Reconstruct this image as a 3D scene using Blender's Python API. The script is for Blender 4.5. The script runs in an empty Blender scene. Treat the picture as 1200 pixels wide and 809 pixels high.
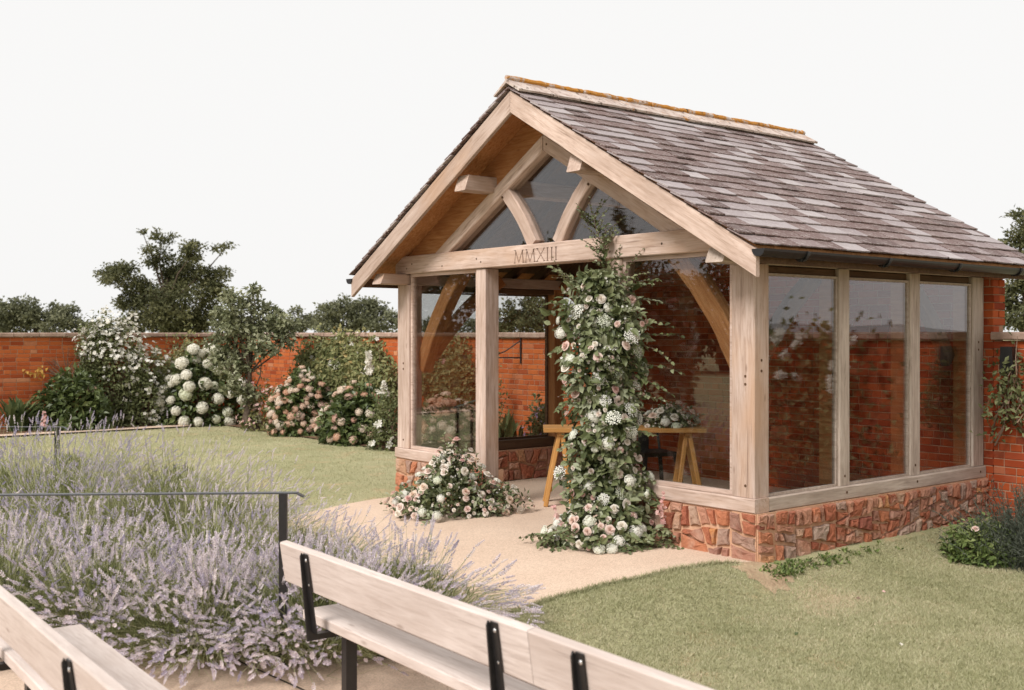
import bpy, math, random
import numpy as np
from mathutils import Vector, Matrix

random.seed(7)
RNG = np.random.default_rng(7)
scene = bpy.context.scene
COL = scene.collection
PI = math.pi

# ------------------------------------------------------------------ camera
EYE = 1.70
FPX = 1296.0                      # focal length in photo pixels (1200 wide)
cam_d = bpy.data.cameras.new('camera')
cam = bpy.data.objects.new('camera', cam_d)
COL.objects.link(cam)
cam.location = (0, 0, EYE)
cam.rotation_euler = (PI / 2, 0, 0)
cam_d.sensor_width = 36
cam_d.lens = 36 * FPX / 1200
cam_d.shift_y = -13.5 / 1200
cam_d.clip_start = 0.05
cam_d.clip_end = 5000
cam_d.dof.use_dof = True
cam_d.dof.focus_distance = 9.6
cam_d.dof.aperture_fstop = 3.2
scene.camera = cam

# ------------------------------------------------------------------ sky, sun, exposure
SUN_EL, SUN_AZ = math.radians(44), math.radians(222)     # azimuth clockwise from +Y: behind the camera, to the left
world = bpy.data.worlds.new('World')
scene.world = world
world.use_nodes = True
wn = world.node_tree
wn.nodes.clear()
sky = wn.nodes.new('ShaderNodeTexSky')
sky.sky_type = 'NISHITA'
sky.sun_disc = False
sky.sun_elevation = SUN_EL
sky.sun_rotation = SUN_AZ
sky.air_density = 1.0
sky.dust_density = 4.0
skm = wn.nodes.new('ShaderNodeVectorMath'); skm.operation = 'SCALE'; skm.inputs['Scale'].default_value = 0.10
hsv = wn.nodes.new('ShaderNodeHueSaturation'); hsv.inputs['Saturation'].default_value = 0.15
mixw = wn.nodes.new('ShaderNodeMix'); mixw.data_type = 'RGBA'
mixw.inputs['Factor'].default_value = 0.97
mixw.inputs['B'].default_value = (0.70, 0.695, 0.688, 1)   # the even white of the overcast
bg = wn.nodes.new('ShaderNodeBackground')
bg.inputs['Strength'].default_value = 1.0
wo = wn.nodes.new('ShaderNodeOutputWorld')
wn.links.new(sky.outputs[0], skm.inputs[0])
wn.links.new(skm.outputs[0], hsv.inputs['Color'])
wn.links.new(hsv.outputs[0], mixw.inputs['A'])
wn.links.new(mixw.outputs['Result'], bg.inputs['Color'])
wn.links.new(bg.outputs[0], wo.inputs['Surface'])

sun_d = bpy.data.lights.new('sun', 'SUN')
sun_d.energy = 2.9
sun_d.angle = math.radians(22)
sun_d.color = (1.0, 0.965, 0.935)
sun = bpy.data.objects.new('sun', sun_d)
COL.objects.link(sun)
sdir = Vector((math.sin(SUN_AZ) * math.cos(SUN_EL), math.cos(SUN_AZ) * math.cos(SUN_EL), math.sin(SUN_EL)))
sun.rotation_euler = sdir.to_track_quat('Z', 'Y').to_euler()
sun.location = sdir * 40

scene.view_settings.view_transform = 'Standard'
scene.view_settings.look = 'None'
scene.view_settings.gamma = 1
scene.view_settings.exposure = 0.46
scene.render.engine = 'CYCLES'
scene.cycles.use_denoising = True
scene.cycles.max_bounces = 10
scene.cycles.transparent_max_bounces = 24
scene.cycles.sample_clamp_indirect = 6

# ------------------------------------------------------------------ places
TH = math.radians(51)
EX = (math.cos(TH), -math.sin(TH))           # along the pavilion front, to the right
EY = (math.sin(TH), math.cos(TH))            # into the pavilion
OX, OY = 0.281, 10.09                        # front centre of the pavilion

def loc2w(lx, ly, z=0.0):
    return Vector((OX + lx * EX[0] + ly * EY[0], OY + lx * EX[1] + ly * EY[1], z))

def w2loc(x, y):
    dx, dy = x - OX, y - OY
    return dx * EX[0] + dy * EX[1], dx * EY[0] + dy * EY[1]

def P(px, py, Y):
    return Vector(((px - 600) / FPX * Y, Y, EYE - (py - 391) / FPX * Y))

def wallA(px, out=0.0):                       # where the line of sight px meets the plane of the back wall
    k = (px - 600) / FPX
    Y = (3.36 - out + EY[0] * OX + EY[1] * OY) / (EY[0] * k + EY[1])
    return k * Y, Y

def wallB(px, out=0.0):
    k = (px - 600) / FPX
    Y = (-13.1 + out + EX[0] * OX + EX[1] * OY) / (EX[0] * k + EX[1])
    return k * Y, Y

def sst(x, a, b):
    t = np.clip((x - a) / (b - a), 0, 1)
    return t * t * (3 - 2 * t)

def hgt(x, y):
    lx, ly = (x - OX) * EX[0] + (y - OY) * EX[1], (x - OX) * EY[0] + (y - OY) * EY[1]
    a = sst(-ly, 0.3, 3.0) * (1 - sst(-lx, 3, 8))
    b = sst(lx, 2.42, 2.95)
    return -0.2 * np.maximum(a, b)

# ------------------------------------------------------------------ mesh helpers
def link(name, me, mat=None, parent=None, matrix=None, kind=None):
    o = bpy.data.objects.new(name, me)
    COL.objects.link(o)
    if mat is not None and me is not None and len(me.materials) == 0:
        me.materials.append(mat)
    if parent is not None:
        o.parent = parent
    if matrix is not None:
        o.matrix_local = matrix
    if kind:
        o['kind'] = kind
    return o

def tag(o, label, cat, group=None, kind=None):
    o['label'] = label
    o['category'] = cat
    if group: o['group'] = group
    if kind: o['kind'] = kind
    return o

def thing(name, label, cat, loc=(0, 0, 0), rotz=0.0, group=None):
    o = bpy.data.objects.new(name, None)
    COL.objects.link(o)
    o.empty_display_size = 0.2
    o.location = loc
    o.rotation_euler = (0, 0, rotz)
    return tag(o, label, cat, group)

def pyd(name, v, f, smooth=False):
    me = bpy.data.meshes.new(name)
    me.from_pydata([tuple(p) for p in v], [], f)
    if smooth:
        me.polygons.foreach_set('use_smooth', [True] * len(me.polygons))
    me.update()
    return me

class Acc:
    """collects triangles / quads with one random number per piece"""
    def __init__(self):
        self.V, self.T, self.R, self.n = [], [], [], 0
    def add(self, v, t, r):
        v = np.asarray(v, dtype=np.float32).reshape(-1, 3)
        t = np.asarray(t, dtype=np.int32).reshape(-1, 3)
        self.V.append(v); self.T.append(t + self.n)
        self.R.append(np.broadcast_to(np.asarray(r, dtype=np.float32), (len(v),)).copy())
        self.n += len(v)
    def mesh(self, name, smooth=False, origin=(0, 0, 0)):
        me = bpy.data.meshes.new(name)
        if not self.V:
            return me
        V = np.concatenate(self.V) - np.asarray(origin, dtype=np.float32)
        T = np.concatenate(self.T); R = np.concatenate(self.R)
        me.vertices.add(len(V)); me.vertices.foreach_set('co', V.ravel())
        me.loops.add(T.size); me.loops.foreach_set('vertex_index', T.ravel())
        me.polygons.add(len(T))
        me.polygons.foreach_set('loop_start', np.arange(0, T.size, 3, dtype=np.int32))
        me.polygons.foreach_set('loop_total', np.full(len(T), 3, dtype=np.int32))
        me.polygons.foreach_set('use_smooth', np.full(len(T), bool(smooth), dtype=bool))
        a = me.attributes.new('rnd', 'FLOAT', 'POINT')
        a.data.foreach_set('value', R)
        me.update(calc_edges=True)
        me.validate()
        return me

def unit(a):
    a = np.asarray(a, dtype=np.float64)
    n = np.linalg.norm(a, axis=-1, keepdims=True)
    n[n == 0] = 1
    return a / n

def rdir(n, up=None):
    v = unit(RNG.normal(size=(n, 3)))
    if up is not None:
        v[:, 2] = np.abs(v[:, 2]) * up + v[:, 2] * (1 - up)
    return v

def leaves(acc, pos, axis, nrm, L, W, r, nice=False, fold=0.18):
    pos = np.asarray(pos, float); n = len(pos)
    if n == 0: return
    axis = unit(axis)
    nrm = np.asarray(nrm, float)
    side = unit(np.cross(axis, nrm)); nrm = unit(np.cross(side, axis))
    L = np.broadcast_to(L, (n,))[:, None]; W = np.broadcast_to(W, (n,))[:, None]
    r = np.broadcast_to(r, (n,))
    if not nice:
        b = pos; t = pos + axis * L - nrm * L * 0.12
        m = pos + axis * L * 0.45 + nrm * W * fold
        l = m + side * W * .5; q = m - side * W * .5
        c = pos + axis * L * .45
        V = np.stack([b, l, t, q], 1)
        T = np.array([[0, 1, 2], [0, 2, 3]])
        k = 4
    else:
        b = pos; t = pos + axis * L - nrm * L * 0.16
        c1 = pos + axis * L * .3; c2 = pos + axis * L * .68 - nrm * L * .05
        u1 = nrm * W * fold
        l1 = c1 + side * W * .46 + u1; l2 = c2 + side * W * .40 + u1
        q1 = c1 - side * W * .46 + u1; q2 = c2 - side * W * .40 + u1
        V = np.stack([b, l1, l2, t, q2, q1, c1, c2], 1)
        T = np.array([[0, 1, 6], [1, 2, 7], [1, 7, 6], [2, 3, 7], [0, 6, 5], [6, 7, 4], [6, 4, 5], [7, 3, 4]])
        k = 8
    TT = (T[None] + (np.arange(n) * k)[:, None, None]).reshape(-1, 3)
    acc.add(V.reshape(-1, 3), TT, np.repeat(r, k))

def tube(acc, pts, rad, n=6, r=0.5, cap=True):
    pts = np.asarray(pts, float); m = len(pts)
    rad = np.broadcast_to(rad, (m,))
    tan = unit(np.gradient(pts, axis=0))
    ref = np.array([0.13, 0.31, 0.94]) if abs(tan[0][2]) < .9 else np.array([1., .1, 0])
    V = []
    for i in range(m):
        s = np.cross(tan[i], ref); s /= np.linalg.norm(s); u = np.cross(s, tan[i])
        a = np.arange(n) * 2 * PI / n
        V.append(pts[i] + rad[i] * (np.cos(a)[:, None] * s + np.sin(a)[:, None] * u))
    V = np.concatenate(V)
    T = []
    for i in range(m - 1):
        for j in range(n):
            a, b = i * n + j, i * n + (j + 1) % n
            T += [[a, b, b + n], [a, b + n, a + n]]
    if cap:
        V = np.concatenate([V, pts[:1], pts[-1:]])
        for j in range(n):
            T.append([m * n, (j + 1) % n, j]); T.append([m * n + 1, (m - 1) * n + j, (m - 1) * n + (j + 1) % n])
    acc.add(V, T, r)

def stems_np(acc, A, B, C, w, r):
    """n thin curved three-sided stems A -> B -> C"""
    n = len(A)
    ax = unit(C - A); s = unit(np.cross(ax, [0.3, 0.2, 0.93])); u = np.cross(s, ax)
    w = np.broadcast_to(w, (n,))[:, None]
    V = []
    for p, k in ((A, 1.), (B, .8), (C, .55)):
        for a in range(3):
            an = a * 2 * PI / 3
            V.append(p + (s * math.cos(an) + u * math.sin(an)) * w * k)
    V = np.stack(V, 1)
    T = []
    for i in range(2):
        for j in range(3):
            a, b = i * 3 + j, i * 3 + (j + 1) % 3
            T += [[a, b, b + 3], [a, b + 3, a + 3]]
    T = np.array(T)
    TT = (T[None] + (np.arange(n) * 9)[:, None, None]).reshape(-1, 3)
    acc.add(V.reshape(-1, 3), TT, np.repeat(np.broadcast_to(r, (n,)), 9))

def spread(acc, tv, tt, pos, axis, scale, r, wscale=1.0, tr=None):
    """copies a template (z up) to n places along n axes"""
    n = len(pos); tv = np.asarray(tv, float); k = len(tv)
    axis = unit(axis)
    h = RNG.normal(size=(n, 3)); s = unit(np.cross(axis, h)); u = np.cross(axis, s)
    sc = np.broadcast_to(scale, (n,))[:, None, None]
    V = np.asarray(pos)[:, None, :] + sc * ((tv[None, :, 0:1] * wscale) * s[:, None] + (tv[None, :, 1:2] * wscale) * u[:, None] + tv[None, :, 2:3] * axis[:, None])
    TT = (np.asarray(tt)[None] + (np.arange(n) * k)[:, None, None]).reshape(-1, 3)
    rr = np.broadcast_to(r, (n,))[:, None] + (0 if tr is None else np.asarray(tr)[None, :]) + np.zeros((n, k))
    acc.add(V.reshape(-1, 3), TT, np.clip(rr, 0, 1).ravel())

def frame(xa, za, o):
    """matrix with local X along xa, local Z near za"""
    x = Vector(xa).normalized(); y = Vector(za).cross(x).normalized(); z = x.cross(y)
    return Matrix(((x.x, y.x, z.x, o[0]), (x.y, y.y, z.y, o[1]), (x.z, y.z, z.z, o[2]), (0, 0, 0, 1)))

def beam_mesh(L, w, h, ch=0.008, wob=0.002, seg=None, bow=None, cutA=0.0, cutB=0.0):
    """sawn timber along X, centred in Y and Z; bow(t) lifts it along Z; cut = slant of the ends in Z"""
    seg = seg or max(2, int(L / 0.3))
    if bow: seg = max(seg, 12)
    a, b = w / 2, h / 2
    c = min(ch, a * .5, b * .5)
    prof = [(-a + c, -b), (a - c, -b), (a, -b + c), (a, b - c), (a - c, b), (-a + c, b), (-a, b - c), (-a, -b + c)]
    V, F = [], []
    for i in range(seg + 1):
        t = i / seg
        wy, wz = random.uniform(-wob, wob), random.uniform(-wob, wob)
        for (y, z) in prof:
            x = t * L
            if i == 0: x += z / h * cutA
            if i == seg: x += z / h * cutB
            V.append((x, y + wy, z + wz + (bow(t) if bow else 0)))
    for i in range(seg):
        for j in range(8):
            p, q = i * 8 + j, i * 8 + (j + 1) % 8
            F.append((p, q, q + 8, p + 8))
    F.append(tuple(range(7, -1, -1)))
    F.append(tuple(seg * 8 + j for j in range(8)))
    return pyd('beam', V, F)

def beam(name, p0, p1, w, h, mat, parent, up=(0, 0, 1), **kw):
    p0, p1 = Vector(p0), Vector(p1)
    me = beam_mesh((p1 - p0).length, w, h, **kw)
    return link(name, me, mat, parent, frame(p1 - p0, up, p0))

def boxes_mesh(name, bl, ch=0.0):
    """several plain boxes of one piece (lo, hi)"""
    V, F = [], []
    for lo, hi in bl:
        n = len(V)
        for z in (lo[2], hi[2]):
            V += [(lo[0], lo[1], z), (hi[0], lo[1], z), (hi[0], hi[1], z), (lo[0], hi[1], z)]
        for f in ((0, 3, 2, 1), (4, 5, 6, 7), (0, 1, 5, 4), (1, 2, 6, 5), (2, 3, 7, 6), (3, 0, 4, 7)):
            F.append(tuple(n + i for i in f))
    return pyd(name, V, F)

def prism_mesh(name, poly, y0, y1):
    """polygon in XZ, thick along Y"""
    n = len(poly)
    V = [(x, y0, z) for x, z in poly] + [(x, y1, z) for x, z in poly]
    F = [tuple(range(n)), tuple(range(2 * n - 1, n - 1, -1))]
    for i in range(n):
        j = (i + 1) % n
        F.append((j, i, i + n, j + n))
    me = pyd(name, V, F)
    bm_fix(me)
    return me

def bm_fix(me):
    import bmesh
    bm = bmesh.new(); bm.from_mesh(me)
    bmesh.ops.recalc_face_normals(bm, faces=bm.faces)
    bm.to_mesh(me); bm.free()

# ------------------------------------------------------------------ materials
class N:
    def __init__(self, name):
        self.m = bpy.data.materials.new(name); self.m.use_nodes = True
        self.t = self.m.node_tree; self.b = self.t.nodes['Principled BSDF']
        self.out = self.t.nodes['Material Output']
    def n(self, typ, **kw):
        x = self.t.nodes.new('ShaderNode' + typ)
        for k, v in kw.items(): setattr(x, k, v)
        return x
    def l(self, a, b): self.t.links.new(a, b)
    def coord(self, scale=(1, 1, 1), jitter=True, kind='Object'):
        tc = self.n('TexCoord'); mp = self.n('Mapping')
        mp.inputs['Scale'].default_value = scale
        self.l(tc.outputs[kind], mp.inputs[0])
        if jitter:
            oi = self.n('ObjectInfo'); mu = self.n('Math', operation='MULTIPLY'); mu.inputs[1].default_value = 37.0
            self.l(oi.outputs['Random'], mu.inputs[0]); self.l(mu.outputs[0], mp.inputs['Location'])
        return mp.outputs[0]
    def noise(self, co, scale, detail=5, rough=0.6, dist=0.0):
        x = self.n('TexNoise'); x.inputs['Scale'].default_value = scale; x.inputs['Detail'].default_value = detail
        x.inputs['Roughness'].default_value = rough; x.inputs['Distortion'].default_value = dist
        self.l(co, x.inputs['Vector']); return x.outputs['Fac']
    def ramp(self, fac, stops, interp='LINEAR'):
        x = self.n('ValToRGB'); r = x.color_ramp; r.interpolation = interp
        while len(r.elements) < len(stops): r.elements.new(0.5)
        for e, (p, c) in zip(r.elements, stops):
            e.position = p; e.color = (c[0], c[1], c[2], 1) if not isinstance(c, (int, float)) else (c, c, c, 1)
        self.l(fac, x.inputs[0]); return x.outputs[0]
    def mix(self, f, a, b, mode='MIX'):
        x = self.n('Mix', data_type='RGBA', blend_type=mode)
        for s, v in (('Factor', f), ('A', a), ('B', b)):
            if hasattr(v, 'is_output') or isinstance(v, bpy.types.NodeSocket): self.l(v, x.inputs[s])
            else: x.inputs[s].default_value = v if isinstance(v, (int, float)) else (v[0], v[1], v[2], 1)
        return x.outputs['Result']
    def rnd(self, attr):
        if attr:
            x = self.n('Attribute', attribute_name='rnd'); return x.outputs['Fac']
        return self.n('ObjectInfo').outputs['Random']
    def bump(self, h, strength=0.3, dist=0.01):
        x = self.n('Bump'); x.inputs['Strength'].default_value = strength; x.inputs['Distance'].default_value = dist
        self.l(h, x.inputs['Height']); self.l(x.outputs[0], self.b.inputs['Normal']); return x.outputs[0]
    def base(self, c):
        if isinstance(c, bpy.types.NodeSocket): self.l(c, self.b.inputs['Base Color'])
        else: self.b.inputs['Base Color'].default_value = (*c, 1)
    def rough(self, r, spec=0.3):
        self.b.inputs['Roughness'].default_value = r; self.b.inputs['Specular IOR Level'].default_value = spec

def wood(name, c0, c1, c2, rough=0.75, spec=0.2, grain=1.0, stain=None):
    k = N(name)
    co = k.coord((1.2, 14, 14))
    g = k.noise(co, 3.0 * grain, 6, .65, .6)
    big = k.noise(k.coord((.8, 2.2, 2.2)), 1.6, 4)
    col = k.ramp(g, [(0.33, c0), (0.48, c1), (0.66, c2)])
    tint = k.ramp(k.rnd(False), [(0, .84), (1, 1.1)])
    col = k.mix(1.0, col, tint, 'MULTIPLY')
    col = k.mix(k.ramp(big, [(.38, 0), (.66, .65)]), col, (c0[0] * .9, c0[1] * .88, c0[2] * .86))
    if stain:
        st = k.noise(k.coord((.7, 1.6, 1.6)), 1.1, 3)
        col = k.mix(k.ramp(st, [(.52, 0), (.68, .75)]), col, stain)
    ck = k.noise(k.coord((.55, 26, 26)), 2.0, 3, .5, .3)
    col = k.mix(k.ramp(ck, [(.27, .6), (.33, 0)]), col, (c0[0] * .4, c0[1] * .34, c0[2] * .3))
    knots = k.n('TexVoronoi'); knots.inputs['Scale'].default_value = 2.2
    k.l(k.coord((1, 3.2, 3.2)), knots.inputs['Vector'])
    col = k.mix(k.ramp(knots.outputs['Distance'], [(0.03, .55), (0.09, 0)]), col, (c0[0] * .45, c0[1] * .38, c0[2] * .33))
    k.base(col); k.rough(rough, spec)
    k.bump(g, .35, .004)
    return k.m

M = {}
M['oak'] = wood('weathered_oak', (.37, .262, .205), (.545, .408, .335), (.65, .515, .44), stain=(.46, .29, .19))
M['oak_grey'] = wood('greyed_oak', (.32, .25, .205), (.46, .375, .31), (.56, .475, .405))
M['oak_fresh'] = wood('sheltered_oak', (.33, .135, .05), (.46, .21, .082), (.55, .29, .13))
M['oak_dark'] = wood('dark_shaded_oak', (.085, .048, .028), (.13, .075, .042), (.18, .11, .065))  # darker copy of the oak; interior shade is put into its colour
M['bench'] = wood('limed_bench_board', (.50, .415, .37), (.61, .52, .47), (.69, .60, .55), grain=1.2)
M['table'] = wood('varnished_table_wood', (.40, .19, .05), (.50, .25, .075), (.58, .31, .11), rough=.45, spec=.4)

def simple(name, c, rough=.5, spec=.4, metal=0.0, nscale=None, var=.2):
    k = N(name)
    if nscale:
        f = k.noise(k.coord(), nscale, 4)
        k.base(k.ramp(f, [(.3, [x * (1 - var) for x in c]), (.7, [min(1, x * (1 + var)) for x in c])]))
    else: k.base(c)
    k.rough(rough, spec); k.b.inputs['Metallic'].default_value = metal
    return k.m
M['black'] = simple('black_painted_steel', (.012, .011, .011), .42, .5, 0, 30, .3)
M['gutter'] = simple('black_gutter', (.010, .009, .010), .45, .5, 0, 18, .3)
M['bolt'] = simple('zinc_bolt', (.62, .61, .6), .35, .5, .8)
M['rail'] = simple('worn_steel_rail', (.06, .062, .066), .38, .5, .3, 25, .3)
M['peg'] = simple('oak_peg', (.10, .055, .03), .8, .2)
M['engrave'] = simple('carved_shadowed_oak', (.27, .175, .115), .9, .1)

def brick_mat(attr, name, deep=False):
    k = N(name)
    r = k.rnd(attr)
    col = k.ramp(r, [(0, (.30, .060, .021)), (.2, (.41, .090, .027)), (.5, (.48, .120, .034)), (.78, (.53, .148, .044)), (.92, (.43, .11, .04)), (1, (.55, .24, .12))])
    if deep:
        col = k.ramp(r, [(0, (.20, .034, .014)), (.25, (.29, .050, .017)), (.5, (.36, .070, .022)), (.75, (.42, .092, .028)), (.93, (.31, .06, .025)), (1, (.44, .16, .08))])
    co = k.coord(jitter=not attr)
    f = k.noise(co, 22, 5, .7)
    col = k.mix(k.ramp(f, [(.4, 0), (.8, .35)]), col, (.28, .07, .035))
    b2 = k.noise(co, 2.1, 4)
    col = k.mix(k.ramp(b2, [(.56, 0), (.76, .3)]), col, (.48, .24, .15))
    k.base(col); k.rough(.9, .1)
    k.bump(k.noise(co, 60, 5, .7), .5, .004)
    return k.m
M['brick'] = brick_mat(False, 'orange_brick'); M['bricks'] = brick_mat(True, 'orange_brick_run')
M['brick_deep'] = brick_mat(False, 'deep_red_brick', True); M['bricks_deep'] = brick_mat(True, 'deep_red_brick_run', True)
def noisy(name, stops, scale, rough=.9, bump=None, jitter=False, spec=.1, detail=6, scale2=None, stops2=None, f2=.5):
    k = N(name); co = k.coord(jitter=jitter)
    col = k.ramp(k.noise(co, scale, detail), stops)
    if scale2:
        col = k.mix(f2, col, k.ramp(k.noise(co, scale2, 4), stops2), 'MULTIPLY')
    k.base(col); k.rough(rough, spec)
    if bump: k.bump(k.noise(co, bump[0], 5, .7), bump[1], bump[2])
    return k.m
M['mortar'] = noisy('lime_mortar', [(.3, (.32, .17, .10)), (.7, (.44, .27, .175))], 9, bump=(70, .5, .004))
M['stone_mortar'] = noisy('orange_mortar', [(.3, (.50, .27, .16)), (.7, (.62, .39, .26))], 7, bump=(55, .8, .01))
M['coping'] = noisy('coping_stone', [(.3, (.26, .17, .13)), (.55, (.40, .28, .22)), (.75, (.50, .40, .33))], 7, jitter=True, bump=(40, .5, .006))

def stone_mat():
    k = N('red_sandstone')
    r = k.rnd(False)
    col = k.ramp(r, [(0, (.32, .11, .075)), (.14, (.52, .19, .10)), (.28, (.42, .135, .08)), (.42, (.60, .235, .12)), (.55, (.42, .21, .15)), (.68, (.62, .31, .20)), (.79, (.34, .16, .115)), (.91, (.50, .37, .29)), (1, (.64, .27, .09))])
    co = k.coord()
    f = k.noise(co, 9, 7, .7, .4)
    col = k.mix(k.ramp(f, [(.42, 0), (.72, .45)]), col, (.26, .10, .065))
    f2 = k.noise(co, 3.2, 5)
    col = k.mix(k.ramp(f2, [(.52, 0), (.70, .7)]), col, (.60, .42, .32))
    k.base(col); k.rough(.88, .15)
    k.bump(k.noise(co, 18, 9, .8), 1.0, .03)
    return k.m
M['stone'] = stone_mat()

def slate_mat(attr):
    k = N('lichened_slate_run' if attr else 'lichened_slate')
    r = k.rnd(attr)
    col = k.ramp(r, [(0, (.085, .048, .042)), (.3, (.135, .08, .07)), (.5, (.185, .125, .115)), (.62, (.25, .20, .20)), (.82, (.33, .285, .285)), (1, (.40, .355, .35))])
    co = k.coord(jitter=False)
    f = k.noise(co, 7, 6, .7)
    col = k.mix(k.ramp(f, [(.4, 0), (.75, .55)]), col, (.16, .10, .09))
    li = k.noise(co, 38, 6, .75)
    big = k.noise(co, 1.1, 3)
    lic = k.mix(1.0, k.ramp(li, [(.50, 0), (.60, 1)]), k.ramp(big, [(.38, .2), (.60, .9)]), 'MULTIPLY')
    col = k.mix(lic, col, (.50, .45, .42))
    y = k.noise(co, 4.5, 6, .75)
    col = k.mix(k.ramp(y, [(.69, 0), (.74, .8)]), col, (.44, .24, .07))
    k.base(col); k.rough(.62, .4)
    k.bump(li, .5, .004)
    return k.m
M['slate'] = slate_mat(False); M['slates'] = slate_mat(True)

def ridge_mat(name, t0):
    k = N(name)
    co = k.coord()
    f = k.noise(co, 9, 6)
    col = k.ramp(f, [(.3, (.34, .25, .21)), (.55, (.52, .43, .38)), (.75, (.60, .53, .48))])
    y = k.noise(co, 6, 7, .8)
    col = k.mix(k.ramp(y, [(t0, 0), (t0 + .06, .95)]), col, (.46, .20, .03))
    d = k.noise(co, 14, 6, .7)
    col = k.mix(k.ramp(d, [(.57, 0), (.63, .85)]), col, (.075, .05, .035))
    k.base(col); k.rough(.9, .1); k.bump(y, .6, .01)
    return k.m
M['ridge'] = ridge_mat('ridge_tile_with_lichen', .58); M['ridge_roll'] = ridge_mat('mossy_ridge_roll', .44)

def glass_mat():
    k = N('double_glazing')
    fr = k.n('Fresnel'); ge = k.n('NewGeometry'); io = k.n('MapRange'); io.inputs['To Min'].default_value = 1.5; io.inputs['To Max'].default_value = 1 / 1.5
    k.l(ge.outputs['Backfacing'], io.inputs['Value']); k.l(io.outputs[0], fr.inputs['IOR'])
    a = k.n('Math', operation='SUBTRACT'); a.inputs[0].default_value = 1; k.l(fr.outputs[0], a.inputs[1])
    b = k.n('Math', operation='POWER'); b.inputs[1].default_value = 1.6; k.l(a.outputs[0], b.inputs[0])
    c = k.n('Math', operation='SUBTRACT'); c.inputs[0].default_value = 1; k.l(b.outputs[0], c.inputs[1])
    tr = k.n('BsdfTransparent'); tr.inputs[0].default_value = (.85, .855, .85, 1)
    gl = k.n('BsdfGlossy'); gl.inputs['Roughness'].default_value = 0.0; gl.inputs['Color'].default_value = (.97, .95, .96, 1)
    mx = k.n('MixShader')
    k.l(c.outputs[0], mx.inputs[0]); k.l(tr.outputs[0], mx.inputs[1]); k.l(gl.outputs[0], mx.inputs[2])
    wv = k.n('Bump'); wv.inputs['Strength'].default_value = .02; wv.inputs['Distance'].default_value = .01
    k.l(k.noise(k.coord(), 1.3, 2), wv.inputs['Height']); k.l(wv.outputs[0], gl.inputs['Normal'])
    k.l(mx.outputs[0], k.out.inputs['Surface'])
    return k.m
M['glass'] = glass_mat()

def leafmat(name, stops, trans=.3, attr=True, rough=.55, spec=.25):
    k = N(name)
    r = k.rnd(attr)
    col = k.ramp(r, stops)
    k.base(col); k.rough(rough, spec)
    tl = k.n('BsdfTranslucent'); k.l(col, tl.inputs['Color'])
    mx = k.n('MixShader'); mx.inputs[0].default_value = trans
    k.l(k.b.outputs[0], mx.inputs[1]); k.l(tl.outputs[0], mx.inputs[2]); k.l(mx.outputs[0], k.out.inputs['Surface'])
    return k.m
M['leaf_oak'] = leafmat('oak_leaf', [(0, (.052, .058, .025)), (.5, (.118, .12, .053)), (1, (.22, .21, .105))])
M['leaf_far'] = leafmat('far_tree_leaf', [(0, (.08, .087, .048)), (.5, (.155, .16, .09)), (1, (.25, .25, .155))])
M['leaf_dark'] = leafmat('dark_hydrangea_leaf', [(0, (.045, .062, .02)), (.5, (.095, .125, .04)), (1, (.18, .205, .075))], .2, rough=.42, spec=.4)
M['leaf_mid'] = leafmat('garden_leaf', [(0, (.078, .092, .036)), (.5, (.165, .18, .075)), (1, (.29, .30, .15))])
M['leaf_pale'] = leafmat('pale_tree_leaf', [(0, (.085, .10, .048)), (.5, (.22, .23, .125)), (1, (.42, .42, .28))])
M['leaf_rose'] = leafmat('climbing_rose_leaf', [(0, (.11, .13, .05)), (.45, (.23, .24, .10)), (.8, (.34, .31, .14)), (1, (.44, .30, .12))])
M['leaf_bouquet'] = leafmat('bouquet_leaf', [(0, (.062, .076, .030)), (.35, (.13, .152, .062)), (.7, (.22, .24, .12)), (1, (.33, .35, .23))], .25, rough=.5, spec=.3)
M['leaf_bright'] = leafmat('bright_shrub_leaf', [(0, (.07, .11, .03)), (.5, (.15, .20, .06)), (1, (.28, .32, .12))])
M['leaf_strap'] = leafmat('strap_leaf', [(0, (.05, .075, .025)), (1, (.16, .19, .08))])
M['leaf_grey'] = leafmat('rosemary_leaf', [(0, (.05, .06, .042)), (.6, (.11, .125, .09)), (1, (.20, .22, .17))])
M['lav_stem'] = leafmat('lavender_stem', [(0, (.22, .25, .10)), (.5, (.40, .41, .20)), (1, (.60, .57, .36))])
M['lav_leaf'] = leafmat('lavender_leaf', [(0, (.135, .155, .06)), (.6, (.265, .285, .12)), (1, (.40, .405, .21))])
M['lav_flower'] = leafmat('lavender_flower', [(0, (.42, .38, .51)), (.35, (.60, .54, .62)), (.7, (.74, .67, .70)), (1, (.86, .79, .78))], .4)
M['twig'] = leafmat('brown_twig', [(0, (.09, .055, .035)), (1, (.24, .16, .11))], 0)
M['bark'] = noisy('grey_brown_bark', [(.3, (.055, .038, .027)), (.7, (.14, .105, .08))], 12, bump=(20, .9, .02))
M['blade'] = leafmat('grass_blade', [(0, (.27, .275, .135)), (.45, (.405, .39, .23)), (.8, (.51, .475, .31)), (1, (.60, .49, .34))], .3)
def petal(name, stops, trans=.35, attr=False):
    return leafmat(name, stops, trans, attr, .6, .2)
W1 = (.74, .70, .60)
M['rose'] = petal('garden_rose_petal', [(0, (.82, .76, .66)), (.35, (.84, .78, .70)), (.55, (.82, .68, .60)), (.75, (.80, .60, .53)), (.9, (.82, .70, .56)), (1, (.76, .50, .46))])
M['white_floret'] = petal('white_floret', [(0, (.80, .79, .70)), (.5, (.86, .84, .78)), (1, (.78, .81, .66))])
M['annabelle'] = petal('white_hydrangea_floret', [(0, (.80, .77, .66)), (.5, (.86, .83, .74)), (1, (.76, .77, .60))])
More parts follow.
